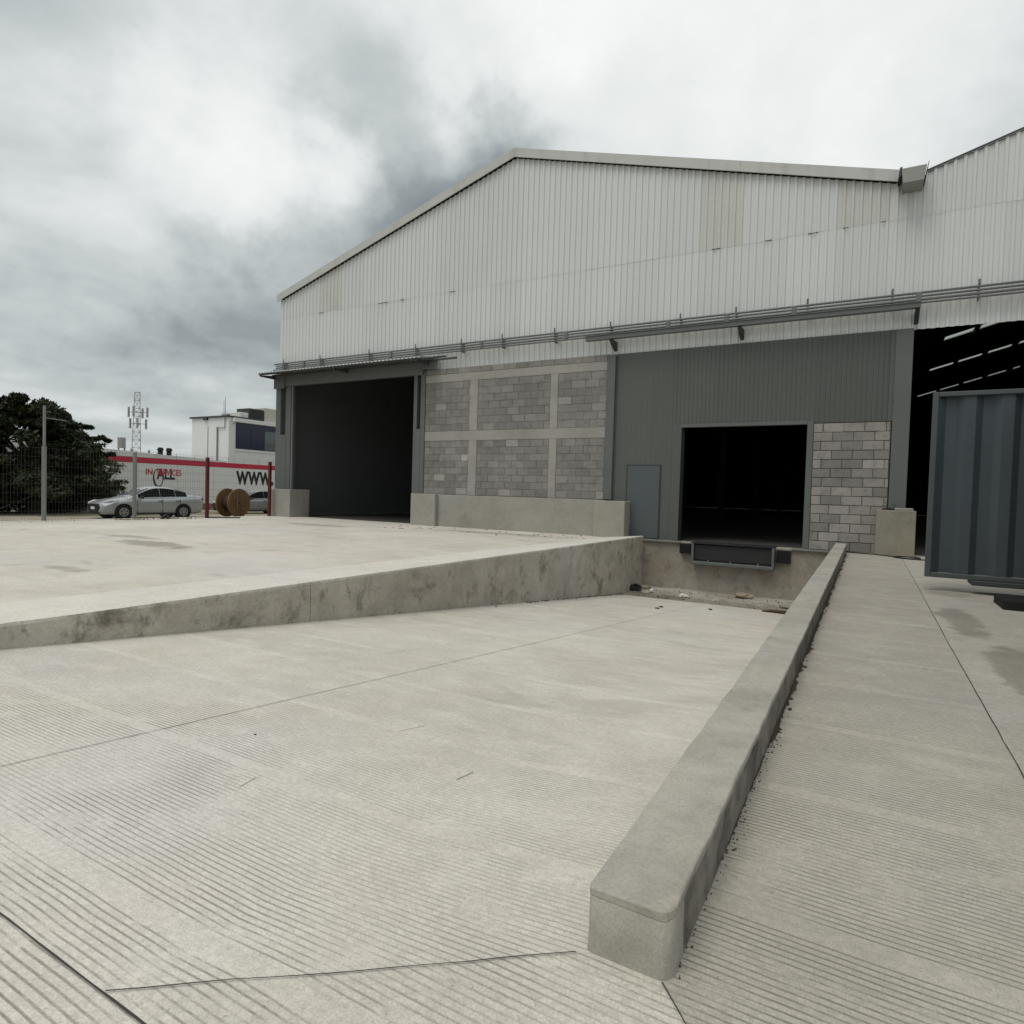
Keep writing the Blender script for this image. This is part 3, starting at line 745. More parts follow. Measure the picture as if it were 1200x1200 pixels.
# block walls
def block_mesh(w_, h_=.19, d_=.12):
    b_ = nb(); box(b_, 0, w_, 0, d_, 0, h_)
    fr = [f for f in b_.faces if abs(f.normal.y) > .5 or all(abs(v.co.y) < 1e-6 for v in f.verts)]
    es = [e for f in b_.faces if all(abs(v.co.y) < 1e-6 for v in f.verts) for e in f.edges]
    bmesh.ops.bevel(b_, geom=es, offset=.006, segments=1, affect='EDGES'); me = bpy.data.meshes.new('block'); b_.to_mesh(me); b_.free(); return me
MC = {}
def block(parent, x, y, z, w_, h_, mat):
    key = (round(w_, 2), round(h_, 3), mat.name)
    if key not in MC:
        me = block_mesh(key[0], key[1]); me.materials.append(mat); MC[key] = me
    o = bpy.data.objects.new('brick', MC[key]); C.objects.link(o); o.parent = parent
    b = parent_base(parent); o.location = Vector((x+rnd.uniform(-.003, .003), y-rnd.uniform(0, .006), z+rnd.uniform(-.002, .002)))-b
    o.rotation_euler = (rnd.uniform(-.01, .01), rnd.uniform(-.004, .004), rnd.uniform(-.008, .008))
    return o
def part_empty(name, parent, loc):
    o = bpy.data.objects.new(name, None); C.objects.link(o); o.parent = parent; o.location = Vector(loc)-parent_base(parent); return o
bw = mesh_obj('block_wall', box(nb(), -11.95, -5.98, 15.463, 15.60, .93, 4.74), m_mortar, WH)
bw2 = mesh_obj('block_wall', box(nb(), -1.10, .37, 15.455, 15.60, 0, 2.80), m_mortar_d, WH)
def fill(parent, x0, x1, z0, nrow, h=.20, y=15.455, mats=(m_block, m_block_l), pl=.06, off=0, jt=.010):
    for r_ in range(nrow):
        xx = x0-( .2 if (r_+off) % 2 else 0) - rnd.uniform(0, .05)
        while xx < x1-.03:
            a = max(x0, xx); b = min(x1, xx+.40)
            if b-a > .05:
                block(parent, a+jt/2, y, z0+r_*h+jt/2, (b-a)-jt, h-jt, mats[1] if rnd.random() < pl else mats[0])
            xx += .40
for (a, b) in ((-11.93, -10.31), (-10.01, -7.67), (-7.42, -6.03)):
    fill(bw, a, b, .96, 8, .2012, pl=.07); fill(bw, a, b, 2.86, 7, .21, off=1, pl=.05, jt=.008)
fill(bw, -11.93, -6.03, 4.57, 1, .165, pl=.0)
bm = nb(); box(bm, -11.93, -6.03, 15.445, 15.56, 2.572, 2.855, .008); mesh_obj('tie_beam', bm, m_beam, bw)
bm = nb(); box(bm, -11.93, -6.03, 15.447, 15.56, 4.335, 4.565, .008); mesh_obj('tie_beam', bm, m_beam, bw)
for a, b in ((-10.30, -10.02), (-7.66, -7.43)):
    for z0, z1 in ((.95, 2.57), (2.857, 4.333)):
        bm = nb(); box(bm, a, b, 15.443, 15.56, z0, z1, .008); mesh_obj('tie_column', bm, m_beam, bw)
fill(bw2, -1.10, .365, 0, 14, .20, y=15.44, mats=(m_block_w, m_block_l), pl=.06, jt=.014)

# ------------------------------------------------------------------ container door leaf and container body
ct = thing('shipping_container', 'blue grey corrugated steel container with its door leaf swung open beside the warehouse', 'container', (1.72, 9.6, .15))
def deep_corr(bm, x0, x1, y, z0, z1, per=.42, d=.05, k0=0.0):
    pr = None; xx = x0-k0; P = []
    while xx < x1+per:
        for dx, dd in ((0, 0), (.30*per, 0), (.5*per, d), (.8*per, d)): P.append((xx+dx, dd))
        xx += per
    P = [(a, dd) for a, dd in P if x0 < a < x1]; P = [(x0, P[0][1])]+P+[(x1, P[-1][1])]
    for a, dd in P:
        c = (bm.verts.new((a, y+dd, z0)), bm.verts.new((a, y+dd, z1)))
        if pr: bm.faces.new((pr[0], c[0], c[1], pr[1]))
        pr = c
    return bm
LX0, LX1, LZ0, LZ1, LY = .675, 1.86, .15, 2.50, 9.60
bm = nb(); deep_corr(bm, LX0+.06, LX1-.05, LY+.012, LZ0+.06, LZ1-.055, per=.38, d=.06, k0=.10)
o = mesh_obj('door_panel', bm, m_cont, ct); so_ = o.modifiers.new('thickness', 'SOLIDIFY'); so_.thickness = .003
bm = nb()
box(bm, LX0, LX0+.062, LY-.02, LY+.06, LZ0, LZ1, .006); box(bm, LX1-.06, LX1, LY-.02, LY+.06, LZ0, LZ1, .006)
box(bm, LX0+.062, LX1-.06, LY-.018, LY+.058, LZ1-.058, LZ1, .006); box(bm, LX0+.062, LX1-.06, LY-.018, LY+.058, LZ0, LZ0+.06, .006)
mesh_obj('door_frame', bm, m_contf, ct)
bm = nb(); box(bm, 1.16, 1.9, LY-.06, LY+.30, .085, .148, .01); mesh_obj('under_beam', bm, m_steel_d, ct)
CX0, CX1, CY0, CY1 = 1.70, 4.14, 3.6, 9.56
bm = nb(); box(bm, CX0, CX1, CY0, CY1, .15, .30, .01); box(bm, CX0, CX1, CY0, CY1, 2.40, 2.55, .01)
for a in (CX0, CX1-.12):
    for b in (CY0, CY1-.12): box(bm, a, a+.12, b, b+.12, .30, 2.40)
mesh_obj('body_frame', bm, m_contf, ct)
bm = nb(); pr = None; yy = CY0+.12
while yy < CY1-.12:
    for dy, d in ((0, 0), (.07, 0), (.14, .045), (.21, .045)):
        y_ = min(CY1-.12, yy+dy)
        c = (bm.verts.new((CX0+.02+d, y_, .30)), bm.verts.new((CX0+.02+d, y_, 2.40)))
        if pr: bm.faces.new((pr[0], pr[1], c[1], c[0]))
        pr = c
    yy += .28
box(bm, CX1-.05, CX1-.02, CY0+.12, CY1-.12, .30, 2.40); box(bm, CX0+.12, CX1-.12, CY0+.02, CY0+.05, .30, 2.40); box(bm, CX0+.12, CX1-.12, CY1-.05, CY1-.02, .30, 2.40)
mesh_obj('body_wall', bm, m_cont, ct)
for i, (a, b, c, d, lab) in enumerate(((1.31, 2.1, 8.40, 9.0, 'black timber block on the ground in front of the container door'), (1.75, 2.3, 3.8, 4.3, 'black timber block under the near end of the container'))):
    bm = nb(); box(bm, a, b, c, d, lane_z(c)-.01, .145 if i else .075, .01)
    o = mesh_obj('support_block', bm, m_rubber, base=(a, c, 0)); tag(o, lab, 'timber block', 'container support blocks')

# hose on the ground by the right plinth
cu = bpy.data.curves.new('hose', 'CURVE'); cu.dimensions = '3D'; cu.bevel_depth = .011; cu.bevel_resolution = 2
sp = cu.splines.new('BEZIER'); H = [(-.35, 15.12), (.15, 14.95), (.45, 14.72), (.75, 14.45), (.95, 14.62), (.7, 14.85), (.5, 14.66), (.85, 14.3), (1.3, 14.5), (1.9, 14.9)]
sp.bezier_points.add(len(H)-1)
for p, (a, b) in zip(sp.bezier_points, H): p.co = (a, b, lane_z(b)+.014); p.handle_left_type = p.handle_right_type = 'AUTO'
tmp = bpy.data.objects.new('tmp', cu); me = bpy.data.meshes.new_from_object(tmp); bpy.data.objects.remove(tmp)
me.materials.clear(); me.materials.append(m_blackc)
o = bpy.data.objects.new('hose', me); C.objects.link(o); tag(o, 'thin black hose lying in loops on the ground by the right plinth block', 'hose')
# small things on the right plinth top
bm = nb()
mm = bmesh.ops.create_icosphere(bm, subdivisions=2, radius=.08)
for v in mm['verts']: v.co = Vector((.37, 15.2, .955))+Vector((v.co.x*1.4, v.co.y, v.co.z*.35))*(1+.4*mnoise.noise(v.co*30))
tag(mesh_obj('dark_rag', bm, m_blackc, base=(.37, 15.2, .94)), 'small dark crumpled rag on top of the stained plinth block', 'rag')
bm = nb(); tube(bm, (.505, 15.42, .935), (.505, 15.40, 1.07), .010, .008); tube(bm, (.505, 15.40, 1.07), (.47, 15.38, 1.09), .008)
tag(mesh_obj('steel_stub', bm, m_pipe, base=(.505, 15.42, .935)), 'short bent pipe stub standing on top of the right plinth', 'pipe')

# ------------------------------------------------------------------ litter in the pit and on the ramp
def lump(name, c, r, sq, mat, label, cat, seed=0, amp=.5, freq=9, group=None, sub=2):
    b_ = nb(); mm = bmesh.ops.create_icosphere(b_, subdivisions=sub, radius=1)
    for v in mm['verts']:
        q = v.co*(1+amp*mnoise.noise(v.co*1.7+Vector((seed, seed, 0)))+amp*.4*mnoise.noise(v.co*5+Vector((seed, 0, 0))))
        v.co = Vector(c)+Vector((q.x*r*sq[0], q.y*r*sq[1], max(-.02, q.z*r*sq[2]+r*sq[2]*.6)))
    return tag(mesh_obj(name, b_, mat, base=c), label, cat, group)
zt_ = ze+.0
lump('rubbish_bag', (-4.78, 14.55, zt_), .13, (1.3, 1, .8), m_blackc, 'black rubbish bag in the corner of the pit by the retaining wall', 'bag', 1, .6)
lump('white_cup', (-4.36, 14.5, zt_+.02), .045, (1, 1, 1.1), m_whitep, 'white crushed cup nearest the black bag in the pit', 'litter', 2, .3)
lump('white_bag_scrap', (-3.55, 14.32, zt_+.01), .075, (1.3, .9, .6), m_whitep, 'white plastic scrap lying in the silt below the left bumper', 'litter', 3, .7)
lump('tan_rubble', (-4.6, 14.75, zt_+.03), .10, (1.5, .8, .6), m_tan, 'tan rubble heap beside the black bag', 'rubble', 5, .6)
lump('pale_sack', (-2.35, 14.9, zt_+.06), .13, (1.7, .8, .45), m_tan, 'pale brown sack lying against the dock wall', 'sack', 6, .4)
bm = nb()
box(bm, -1.55, -1.02, 14.35, 14.50, zt_+.02, zt_+.045); box(bm, -1.50, -1.07, 14.26, 14.35, zt_+.02, zt_+.035)
tag(mesh_obj('pallet_board', bm, m_beam, base=(-1.3, 14.4, zt_)), 'broken pale board lying by the curb in the pit', 'board')
bm = nb(); prism(bm, [(-1.75, 13.35), (-1.35, 13.28), (-1.05, 13.5), (-1.3, 13.62), (-1.6, 13.5)], 'z', ramp_z(13.4)+.0, ramp_z(13.4)+.03)
tag(mesh_obj('brown_cardboard', bm, m_woodd, base=(-1.4, 13.4, ze)), 'flat dark cardboard scrap at the foot of the ramp', 'cardboard')
for i, (x_, y_, lab) in enumerate(((-3.32, 11.7, 'black chip on the ramp, upper one of the close pair'), (-3.28, 11.3, 'black chip on the ramp, lower one of the close pair'), (-2.55, 12.35, 'black chip alone on the ramp right of the pair'), (-5.0, 8.4, 'black chip on the ramp near the retaining wall'), (-2.61, 2.07, 'small black chip on the grooved ramp nearest the camera'))):
    r_ = .045 if i < 3 else .022
    if i == 4: r_ = .008
    lump('debris_chip', (x_, y_, ramp_z(y_)+.001), r_, (1.2, .7, .35), m_blackc, lab, 'debris', 10+i, .5, group='black chips on the ramp', sub=1)
bm = nb()
for i in range(110):
    x_ = rnd.uniform(-4.95, -.7); y_ = rnd.choice((13.85+abs(rnd.gauss(0, .25)), 14.6+abs(rnd.gauss(0, .2)))); s = rnd.uniform(.002, .008)
    if y_ < 15.2: box(bm, x_-s, x_+s, y_-s*.7, y_+s*.7, ze-.02, ze+.01+s*rnd.uniform(.4, 1)+(.045 if y_ > 14.55 else 0))
for i in range(160):
    y_ = rnd.uniform(9.5, 14.5); x_ = wall_x(y_)+abs(rnd.gauss(0, .05)); s = rnd.uniform(.004, .012)
    box(bm, x_-s, x_+s, y_-s, y_+s, ramp_z(y_)-.005, ramp_z(y_)+s)
tag(mesh_obj('pit_grit', bm, m_soil), 'brown grit scattered in the silted foot of the ramp', 'grit', kind='stuff')
# dirt lines near the left plinth on the yard
bm = nb()
for i in range(260):
    y_ = rnd.uniform(13.2, 15.0); x_ = rnd.uniform(-12, -6) ; s = rnd.uniform(.004, .014)
    if abs(mnoise.noise(Vector((x_*.5, y_*3, 0)))) < .12: box(bm, x_-s*2, x_+s*2, y_-s, y_+s, 0, s*.8)
tag(mesh_obj('yard_grit', bm, m_soil), 'dark grit on the yard in front of the plinth', 'grit', kind='stuff')

# ------------------------------------------------------------------ fence on the left
FX = -18.2
fn = thing('wire_fence', 'wire mesh fence on grey posts along the far left edge of the yard', 'fence', (FX, 6, 0))
for y_, zt2, r_ in ((-2.2, 1.9, .05), (2.9, 1.9, .05), (7.96, 1.9, .055), (10.22, 1.9, .055)):
    bm = nb(); tube(bm, (FX, y_, -.05), (FX, y_, zt2), r_, n=10); mesh_obj('post', bm, m_galv, fn, smooth=False)
bm = nb(); tube(bm, (FX, 7.96, 1.9), (FX, 7.96, 2.93), .035, n=8); tube(bm, (FX, 7.96, 2.62), (FX, 8.45, 2.60), .012, n=6); mesh_obj('post_extension', bm, m_galv, fn)
bm = nb()
y_ = -8.0
while y_ < 12.5:
    box(bm, FX+.045, FX+.048, y_-.0009, y_+.0009, .02, 1.86); y_ += .075
for k in range(9): box(bm, FX+.043, FX+.045, -8, 12.5, .03+.228*k-.0015, .03+.228*k+.0015)
tag(mesh_obj('wire_mesh', bm, m_wire, fn), kind='stuff')
bm = nb(); box(bm, FX-.12, FX+.12, -8, 12.3, -.12, .015, .006); mesh_obj('footing', bm, m_strip, fn)
for y_, zr, lab in ((12.48, 2.87, 'dark red steel post with a thin rod on top, left of the cable reel'), (14.86, 1.92, 'dark red steel post beside the warehouse corner pier')):
    t = thing('red_post', lab, 'post', (FX, y_, -.03), 'red posts')
    bm = nb(); box(bm, FX-.045, FX+.045, y_-.045, y_+.045, -.05, 1.90, .005); mesh_obj('post_shaft', bm, m_redp, t)
    bm = nb(); box(bm, FX-.075, FX+.075, y_-.075, y_+.075, -.05, -.02); mesh_obj('base_plate', bm, m_redp, t)
    if zr > 2: bm = nb(); tube(bm, (FX, y_, 1.9), (FX, y_, zr), .012, n=6); mesh_obj('rod', bm, m_galv, t)
bm = nb()
for i in range(150):
    y_ = rnd.choice((rnd.uniform(9.6, 11.9), rnd.uniform(3, 12.4))); x_ = FX+.15+rnd.random()*.35; s = rnd.uniform(.008, .035)*(1 if y_ > 9.5 else .5)
    mm = bmesh.ops.create_icosphere(bm, subdivisions=1, radius=s)
    for v in mm['verts']: v.co = Vector((x_, y_, s*.3))+v.co*(1+.5*mnoise.noise(v.co*50+Vector((i, 0, 0))))
tag(mesh_obj('rubble', bm, m_tan), 'tan rubble scattered along the foot of the fence', 'rubble', kind='stuff')
lump('black_litter', (-17.9, 10.95, 0), .09, (1, 1.3, .9), m_blackc, 'black crumpled bag at the foot of the fence near the grey post', 'bag', 21, .6)
# bar on the ground by the red post
bm = nb(); tube(bm, (-17.9, 12.2, .02), (-17.4, 13.1, .02), .018, n=6); tag(mesh_obj('steel_bar', bm, m_rubber, base=(-17.9, 12.2, 0)), 'thin black steel bar lying at the foot of the red post', 'bar')

# ------------------------------------------------------------------ cable reel
def reel():
    t = thing('cable_reel', 'empty wooden cable reel standing on edge beyond the fence', 'cable reel', (-23.4, 17.3, -.30))
    a = Vector((-22.95, 17.22, .30)); b = Vector((-23.60, 17.14, .30))
    d = (b-a).normalized(); u = Vector((0, 0, 1)); v = d.cross(u).normalized(); Rr = .60
    def disc(p, q, r0, hole=0):
        b_ = nb(); nseg = 40
        for (s0, s1) in ((r0, r0),):
            tube(b_, p, q, r0, n=nseg)
        return b_
    for p in (a, b):
        q = p+d*.055
        fl = mesh_obj('flange', disc(p, q, Rr), m_wood, t)
        for k in range(-4, 5):      # plank joints as thin slats on each face
            h = k*.13; L_ = math.sqrt(max(0, (Rr-.03)**2-h*h))
            b_ = nb(); c0 = p-d*.012+v*h
            for sgn in (1,):
                w2 = .055
                pts = [c0-v*w2-u*math.sqrt(max(0, (Rr-.015)**2-(h-w2)**2)), c0+v*w2-u*math.sqrt(max(0, (Rr-.015)**2-(h+w2)**2)), c0+v*w2+u*math.sqrt(max(0, (Rr-.015)**2-(h+w2)**2)), c0-v*w2+u*math.sqrt(max(0, (Rr-.015)**2-(h-w2)**2))]
                A = [b_.verts.new(x_) for x_ in pts]; B = [b_.verts.new(x_+d*.012) for x_ in pts]
                b_.faces.new(A); 
                for i in range(4): b_.faces.new((A[i], B[i], B[(i+1) % 4], A[(i+1) % 4]))
            mesh_obj('plank', b_, m_wood, fl, base=parent_base(t))
    mesh_obj('drum', disc(a+d*.05, b, .33), m_woodd, t)
    b_ = nb()
    for r_ in (0, 1, 2, 3, 4, 5): 
        ang = r_*math.pi/3; c0 = a-d*.02+(u*math.cos(ang)+v*math.sin(ang))*.20; tube(b_, c0, c0+d*.03, .022, n=8)
    tube(b_, a-d*.03, a+d*.02, .06, n=12); mesh_obj('bolt_ring', b_, m_steel_d, t)
reel()

# ------------------------------------------------------------------ cars
def car_profile_body(bm):
    # stations along the length: x, half width, z low, z belt/top edge, crown
    S = [(0.00, .50, .36, .62, .00), (.03, .70, .24, .66, .02), (.14, .80, .20, .73, .03), (.45, .855, .19, .82, .045), (.95, .87, .19, .90, .05), (1.30, .87, .20, .955, .045), (1.7, .87, .20, .945, .03),
         (2.5, .872, .20, .965, .03), (3.2, .87, .20, 1.00, .03), (3.7, .865, .20, 1.05, .035), (4.10, .85, .21, 1.075, .03), (4.38, .80, .26, 1.06, .02), (4.46, .74, .34, .98, .01), (4.50, .62, .42, .80, .0)]
    rings = []
    for x_, hw, zl, zt2, cr in S:
        h = zt2-zl
        sec = [(0, zl), (hw*.86, zl), (hw*.97, zl+.10*h), (hw*1.0, zl+.34*h), (hw*.985, zl+.60*h), (hw*.99, zl+.72*h), (hw*.955, zl+.90*h), (hw*.86, zt2), (hw*.45, zt2+cr*.75), (0, zt2+cr)]
        full = [(x_, s*y_, z_) for s, L2 in ((1, sec), ) for y_, z_ in L2] + [(x_, -y_, z_) for y_, z_ in sec[-2:0:-1]]
        rings.append([bm.verts.new(p) for p in full])
    n2 = len(rings[0])
    for a, b in zip(rings, rings[1:]):
        for i in range(n2): bm.faces.new((a[i], a[(i+1) % n2], b[(i+1) % n2], b[i]))
    bm.faces.new(rings[0]); bm.faces.new(rings[-1][::-1]); bmesh.ops.recalc_face_normals(bm, faces=bm.faces)
CAB = [(1.05, .78, .93, .93), (1.25, .77, .94, 1.01), (1.90, .66, .95, 1.35), (2.20, .62, .955, 1.44), (2.60, .61, .96, 1.455), (3.00, .61, .98, 1.415), (3.40, .62, 1.0, 1.315), (3.85, .67, 1.04, 1.15), (4.12, .70, 1.06, 1.075)]
def cab_at(x_):
    for a, b in zip(CAB, CAB[1:]):
        if a[0] <= x_ <= b[0]:
            t = (x_-a[0])/(b[0]-a[0]); return [a[i]+(b[i]-a[i])*t for i in range(4)]
def side_pt(x_, t, s=1, off=.006):
    _, hw, zb, zt2 = cab_at(x_); base = .80
    return (x_, s*(base+(hw-base)*t+off), zb+(zt2-zb)*t)
def make_car(label, loc, rz, paintm, group):
    t = thing('parked_car', label, 'car', loc, group)
    def P(name, bm, mat, par=None, smooth=False):
        me = bpy.data.meshes.new(name)
        if smooth:
            for f in bm.faces: f.smooth = True
        bm.to_mesh(me); bm.free(); me.materials.append(mat); o = bpy.data.objects.new(name, me); C.objects.link(o); o.parent = par or t; return o
    bm = nb(); car_profile_body(bm); P('body', bm, paintm, smooth=True)
    bm = nb(); rings = []
    for x_, hw, zb, zt2 in CAB:
        sec = [(.80, zb-.03), (.80+(hw-.80)*.5, zb+(zt2-zb)*.5), (hw, zt2-.02), (hw*.85, zt2+.005), (hw*.4, zt2+.03), (0, zt2+.035)]
        full = [(x_, y_, z_) for y_, z_ in sec]+[(x_, -y_, z_) for y_, z_ in sec[-2::-1]]
        rings.append([bm.verts.new(p) for p in full])
    for a, b in zip(rings, rings[1:]):
        for i in range(len(a)-1): bm.faces.new((a[i], b[i], b[i+1], a[i+1]))
    bm.faces.new(rings[0]); bm.faces.new(rings[-1][::-1]); bmesh.ops.recalc_face_normals(bm, faces=bm.faces)
    P('cabin', bm, paintm, smooth=True)
    # glass
    def screen(x0, x1, k0, k1, name, mat):
        b_ = nb(); pr = None
        for i in range(5):
            x_ = x0+(x1-x0)*i/4; _, hw, zb, zt2 = cab_at(x_)
            row = [b_.verts.new((x_, y_*(hw*k0), zt2+.012+.03*(1-abs(y_)))) for y_ in (-1, -.5, 0, .5, 1)]
            if pr:
                for j in range(4): b_.faces.new((pr[j], row[j], row[j+1], pr[j+1]))
            pr = row
        bmesh.ops.solidify(b_, geom=b_.faces[:], thickness=.006); P(name, b_, mat)
    screen(1.28, 1.98, .93, .9, 'windscreen', m_glass2); screen(3.20, 3.95, .93, .9, 'rear_window', m_glass)
    for s in (1, -1):
        for x0, x1, nm in ((1.46, 2.42, 'front_side_window'), (2.44, 3.12, 'rear_side_window'), (3.14, 3.66, 'quarter_window')):
            b_ = nb(); pr = None
            for i in range(7):
                x_ = x0+(x1-x0)*i/6; row = [b_.verts.new(side_pt(x_, .10, s)), b_.verts.new(side_pt(x_, .50, s, .007)), b_.verts.new(side_pt(x_, .90, s))]
                if pr:
                    for j in range(2): b_.faces.new((pr[j], row[j], row[j+1], pr[j+1]))
                pr = row
            bmesh.ops.solidify(b_, geom=b_.faces[:], thickness=.004); P(nm, b_, m_glass)
        for x_ in (.86, 3.46):
            b_ = nb(); tube(b_, (x_, s*.60, .33), (x_, s*.880, .33), .365, n=28); P('wheel_arch', b_, m_tyre)
            b_ = nb(); tube(b_, (x_, s*.66, .31), (x_, s*.892, .31), .315, n=28); wh = P('wheel', b_, m_tyre)
            b_ = nb(); tube(b_, (x_, s*.885, .31), (x_, s*.899, .31), .205, .19, n=24); P('rim', b_, m_rim, wh)
            b_ = nb()
            for k in range(5):
                an = k*2*math.pi/5+.3; c0 = Vector((x_+.12*math.cos(an), s*.900, .31+.12*math.sin(an))); tube(b_, c0-Vector((0, s*.004, 0)), c0+Vector((0, s*.004, 0)), .038, n=6)
            P('rim_openings', b_, m_tyre, wh)
        b_ = nb(); 
        for i, (x_, a, b2) in enumerate(((.05, .60, .66), (.20, .60, .72), (.48, .68, .78), (.62, .74, .80))):
            pass
        hl = [(.02, .60, .58), (.12, .84, .58), (.52, .90, .74), (.62, .895, .83), (.30, .84, .80), (.04, .66, .71)]
        vs = [b_.verts.new((x_, s*y_, z_)) for x_, y_, z_ in hl]; f = b_.faces.new(vs); r_ = bmesh.ops.extrude_face_region(b_, geom=[f]); 
        for v in r_['geom']:
            if isinstance(v, bmesh.types.BMVert): v.co += Vector((.04, -s*.05, -.01))
        P('headlight', b_, m_lamp)
        b_ = nb(); box(b_, 4.26, 4.475, min(s*.52, s*.77), max(s*.52, s*.77), .86, .98, .02); P('tail_light', b_, m_taill)
        b_ = nb(); box(b_, 1.52, 1.66, min(s*.86, s*1.0), max(s*.86, s*1.0), .93, 1.05, .03); P('mirror', b_, m_blackc)
        for x_ in (2.33, 3.12):
            b_ = nb(); box(b_, x_, x_+.17, min(s*.86, s*.888), max(s*.86, s*.888), .80, .825, .004); P('door_handle', b_, m_blackc)
        b_ = nb()
        for x_ in (1.42, 2.50, 3.30): box(b_, x_, x_+.010, min(s*.85, s*.8735), max(s*.85, s*.8735), .28, .90)
        P('door_seam', b_, m_blackc)
        b_ = nb(); box(b_, 1.2, 3.05, min(s*.80, s*.876), max(s*.80, s*.876), .19, .255, .01); P('sill', b_, m_blackc)
    b_ = nb(); prism(b_, [(-.50, .66), (-.60, .52), (-.42, .32), (.42, .32), (.60, .52), (.50, .66)], 'x', -.03, .10); P('grille', b_, m_blackc)
    b_ = nb(); prism(b_, [(-.62, .30), (-.5, .22), (.5, .22), (.62, .30)], 'x', -.012, .06); P('lower_grille', b_, m_blackc)
    b_ = nb(); prism(b_, [(-.18, .42), (-.18, .53), (.18, .53), (.18, .42)], 'x', -.032, -.02); P('number_plate', b_, m_whitep)
    b_ = nb()
    for s in (1, -1): prism(b_, [(s*.50, .645), (s*.30, .365), (s*.26, .365), (s*.46, .645)], 'x', -.03, .03)
    P('chrome_trim', b_, m_chrome)
    t.rotation_euler[2] = rz; t.scale = (1.06, 1.04, 1.04)
    return t
# local +x runs from the nose to the tail
def place_car(label, wheel_front, heading, z, paintm, group):
    # heading: direction of the tail, angle from +x
    a = heading; c = Vector((wheel_front[0], wheel_front[1], 0))
    org = c-Vector((math.cos(a)*.86-math.sin(a)*(-.87)*1, math.sin(a)*.86+math.cos(a)*(-.87), 0))
    return make_car(label, (org.x, org.y, z), a, paintm, group)
place_car('silver sedan parked side on beyond the wire fence', (-29.95, 16.28), rad(90-5), -.68, m_carb, 'parked cars')
place_car('grey car mostly hidden behind the cable reel', (-33.6, 25.1), rad(90-12), -.78, m_carb2, 'parked cars')

# ------------------------------------------------------------------ the perimeter wall with its lettering
WXP = -46.0
pw = thing('perimeter_wall', 'long white perimeter wall with a red top band and painted lettering', 'wall', (WXP, 40, -1))
bm = nb(); box(bm, WXP-.2, WXP, 23.35, 70, -1.1, 2.44); mesh_obj('wall_body', bm, m_bwhite, pw)
bm = nb(); box(bm, WXP-.22, WXP+.02, 22.6, 70, 2.44, 2.84, .01); mesh_obj('red_band', bm, m_red, pw)
bm = nb(); box(bm, WXP-.21, WXP+.015, 22.6, 23.35, -1.1, 2.44); mesh_obj('red_pilaster', bm, m_red, pw)
bm = nb(); box(bm, WXP-.02, WXP+.06, 23.36, 70, -1.1, -.50, .01); mesh_obj('red_skirting', bm, m_redd, pw)
bm = nb()
y_ = 26
while y_ < 66: box(bm, WXP+.001, WXP+.006, y_-.018, y_+.018, -.5, 2.44); y_ += 3.05
for z_ in (0.05, .62, 1.2, 1.8): box(bm, WXP+.001, WXP+.0045, 23.4, 70, z_-.013, z_+.013)
mesh_obj('panel_joint', bm, m_cream, pw)
bm = nb(); y_ = 23
while y_ < 68: box(bm, WXP-.12, WXP-.10, y_-.012, y_+.012, 2.84, 3.28); y_ += 1.5
for z_ in (2.98, 3.12, 3.26): tube(bm, (WXP-.11, 23, z_), (WXP-.11, 68, z_), .008, n=4)
mesh_obj('barbed_wire', bm, m_lattice, pw)
def text(body, y0, y1, z0, z1, mat, name, bold=.0, x=WXP+.010):
    cu = bpy.data.curves.new(name, 'FONT'); cu.body = body; cu.extrude = .004; cu.offset = bold; cu.resolution_u = 3
    tmp = bpy.data.objects.new('tmp', cu); me = bpy.data.meshes.new_from_object(tmp); bpy.data.objects.remove(tmp)
    co = np.array([v.co[:] for v in me.vertices]); lo, hi = co.min(0), co.max(0)
    for v in me.vertices:
        a = (v.co.x-lo[0])/(hi[0]-lo[0]); b = (v.co.y-lo[1])/(hi[1]-lo[1])
        v.co = Vector((x+v.co.z, y0+(y1-y0)*a, z0+(z1-z0)*b))-Vector(pw.location)
    me.materials.clear(); me.materials.append(mat); o = bpy.data.objects.new(name, me); C.objects.link(o); o.parent = pw; return o
text('www.', 34.15, 37.95, 1.05, 2.22, m_ink, 'lettering', .018)
text('a', 38.15, 39.2, 1.03, 2.25, m_ink, 'lettering', .045)
text('ALL', 27.42, 28.85, 1.30, 2.12, m_ink, 'lettering', .03)
text('IN', 26.62, 27.12, 1.62, 2.05, m_inkr, 'lettering', .02, WXP+.016)
text('SERVICES', 27.45, 29.35, 1.60, 2.07, m_inkr, 'lettering', .012, WXP+.020)
bm = nb(); vr = []
for k in range(40):
    t = 2*math.pi*k/40; th = .06+.08*max(0, math.cos(t+2.4))
    vr.append([bm.verts.new((WXP+dx, 27.55+(.40+o_)*math.cos(t), 1.40+(.70+o_)*math.sin(t))) for dx, o_ in ((.012, 0), (.012, -th), (.002, -th), (.002, 0))])
for k in range(40):
    a, b = vr[k], vr[(k+1) % 40]
    for j in range(4): bm.faces.new((a[j], b[j], b[(j+1) % 4], a[(j+1) % 4]))
mesh_obj('logo_ring', bm, m_ink, pw)

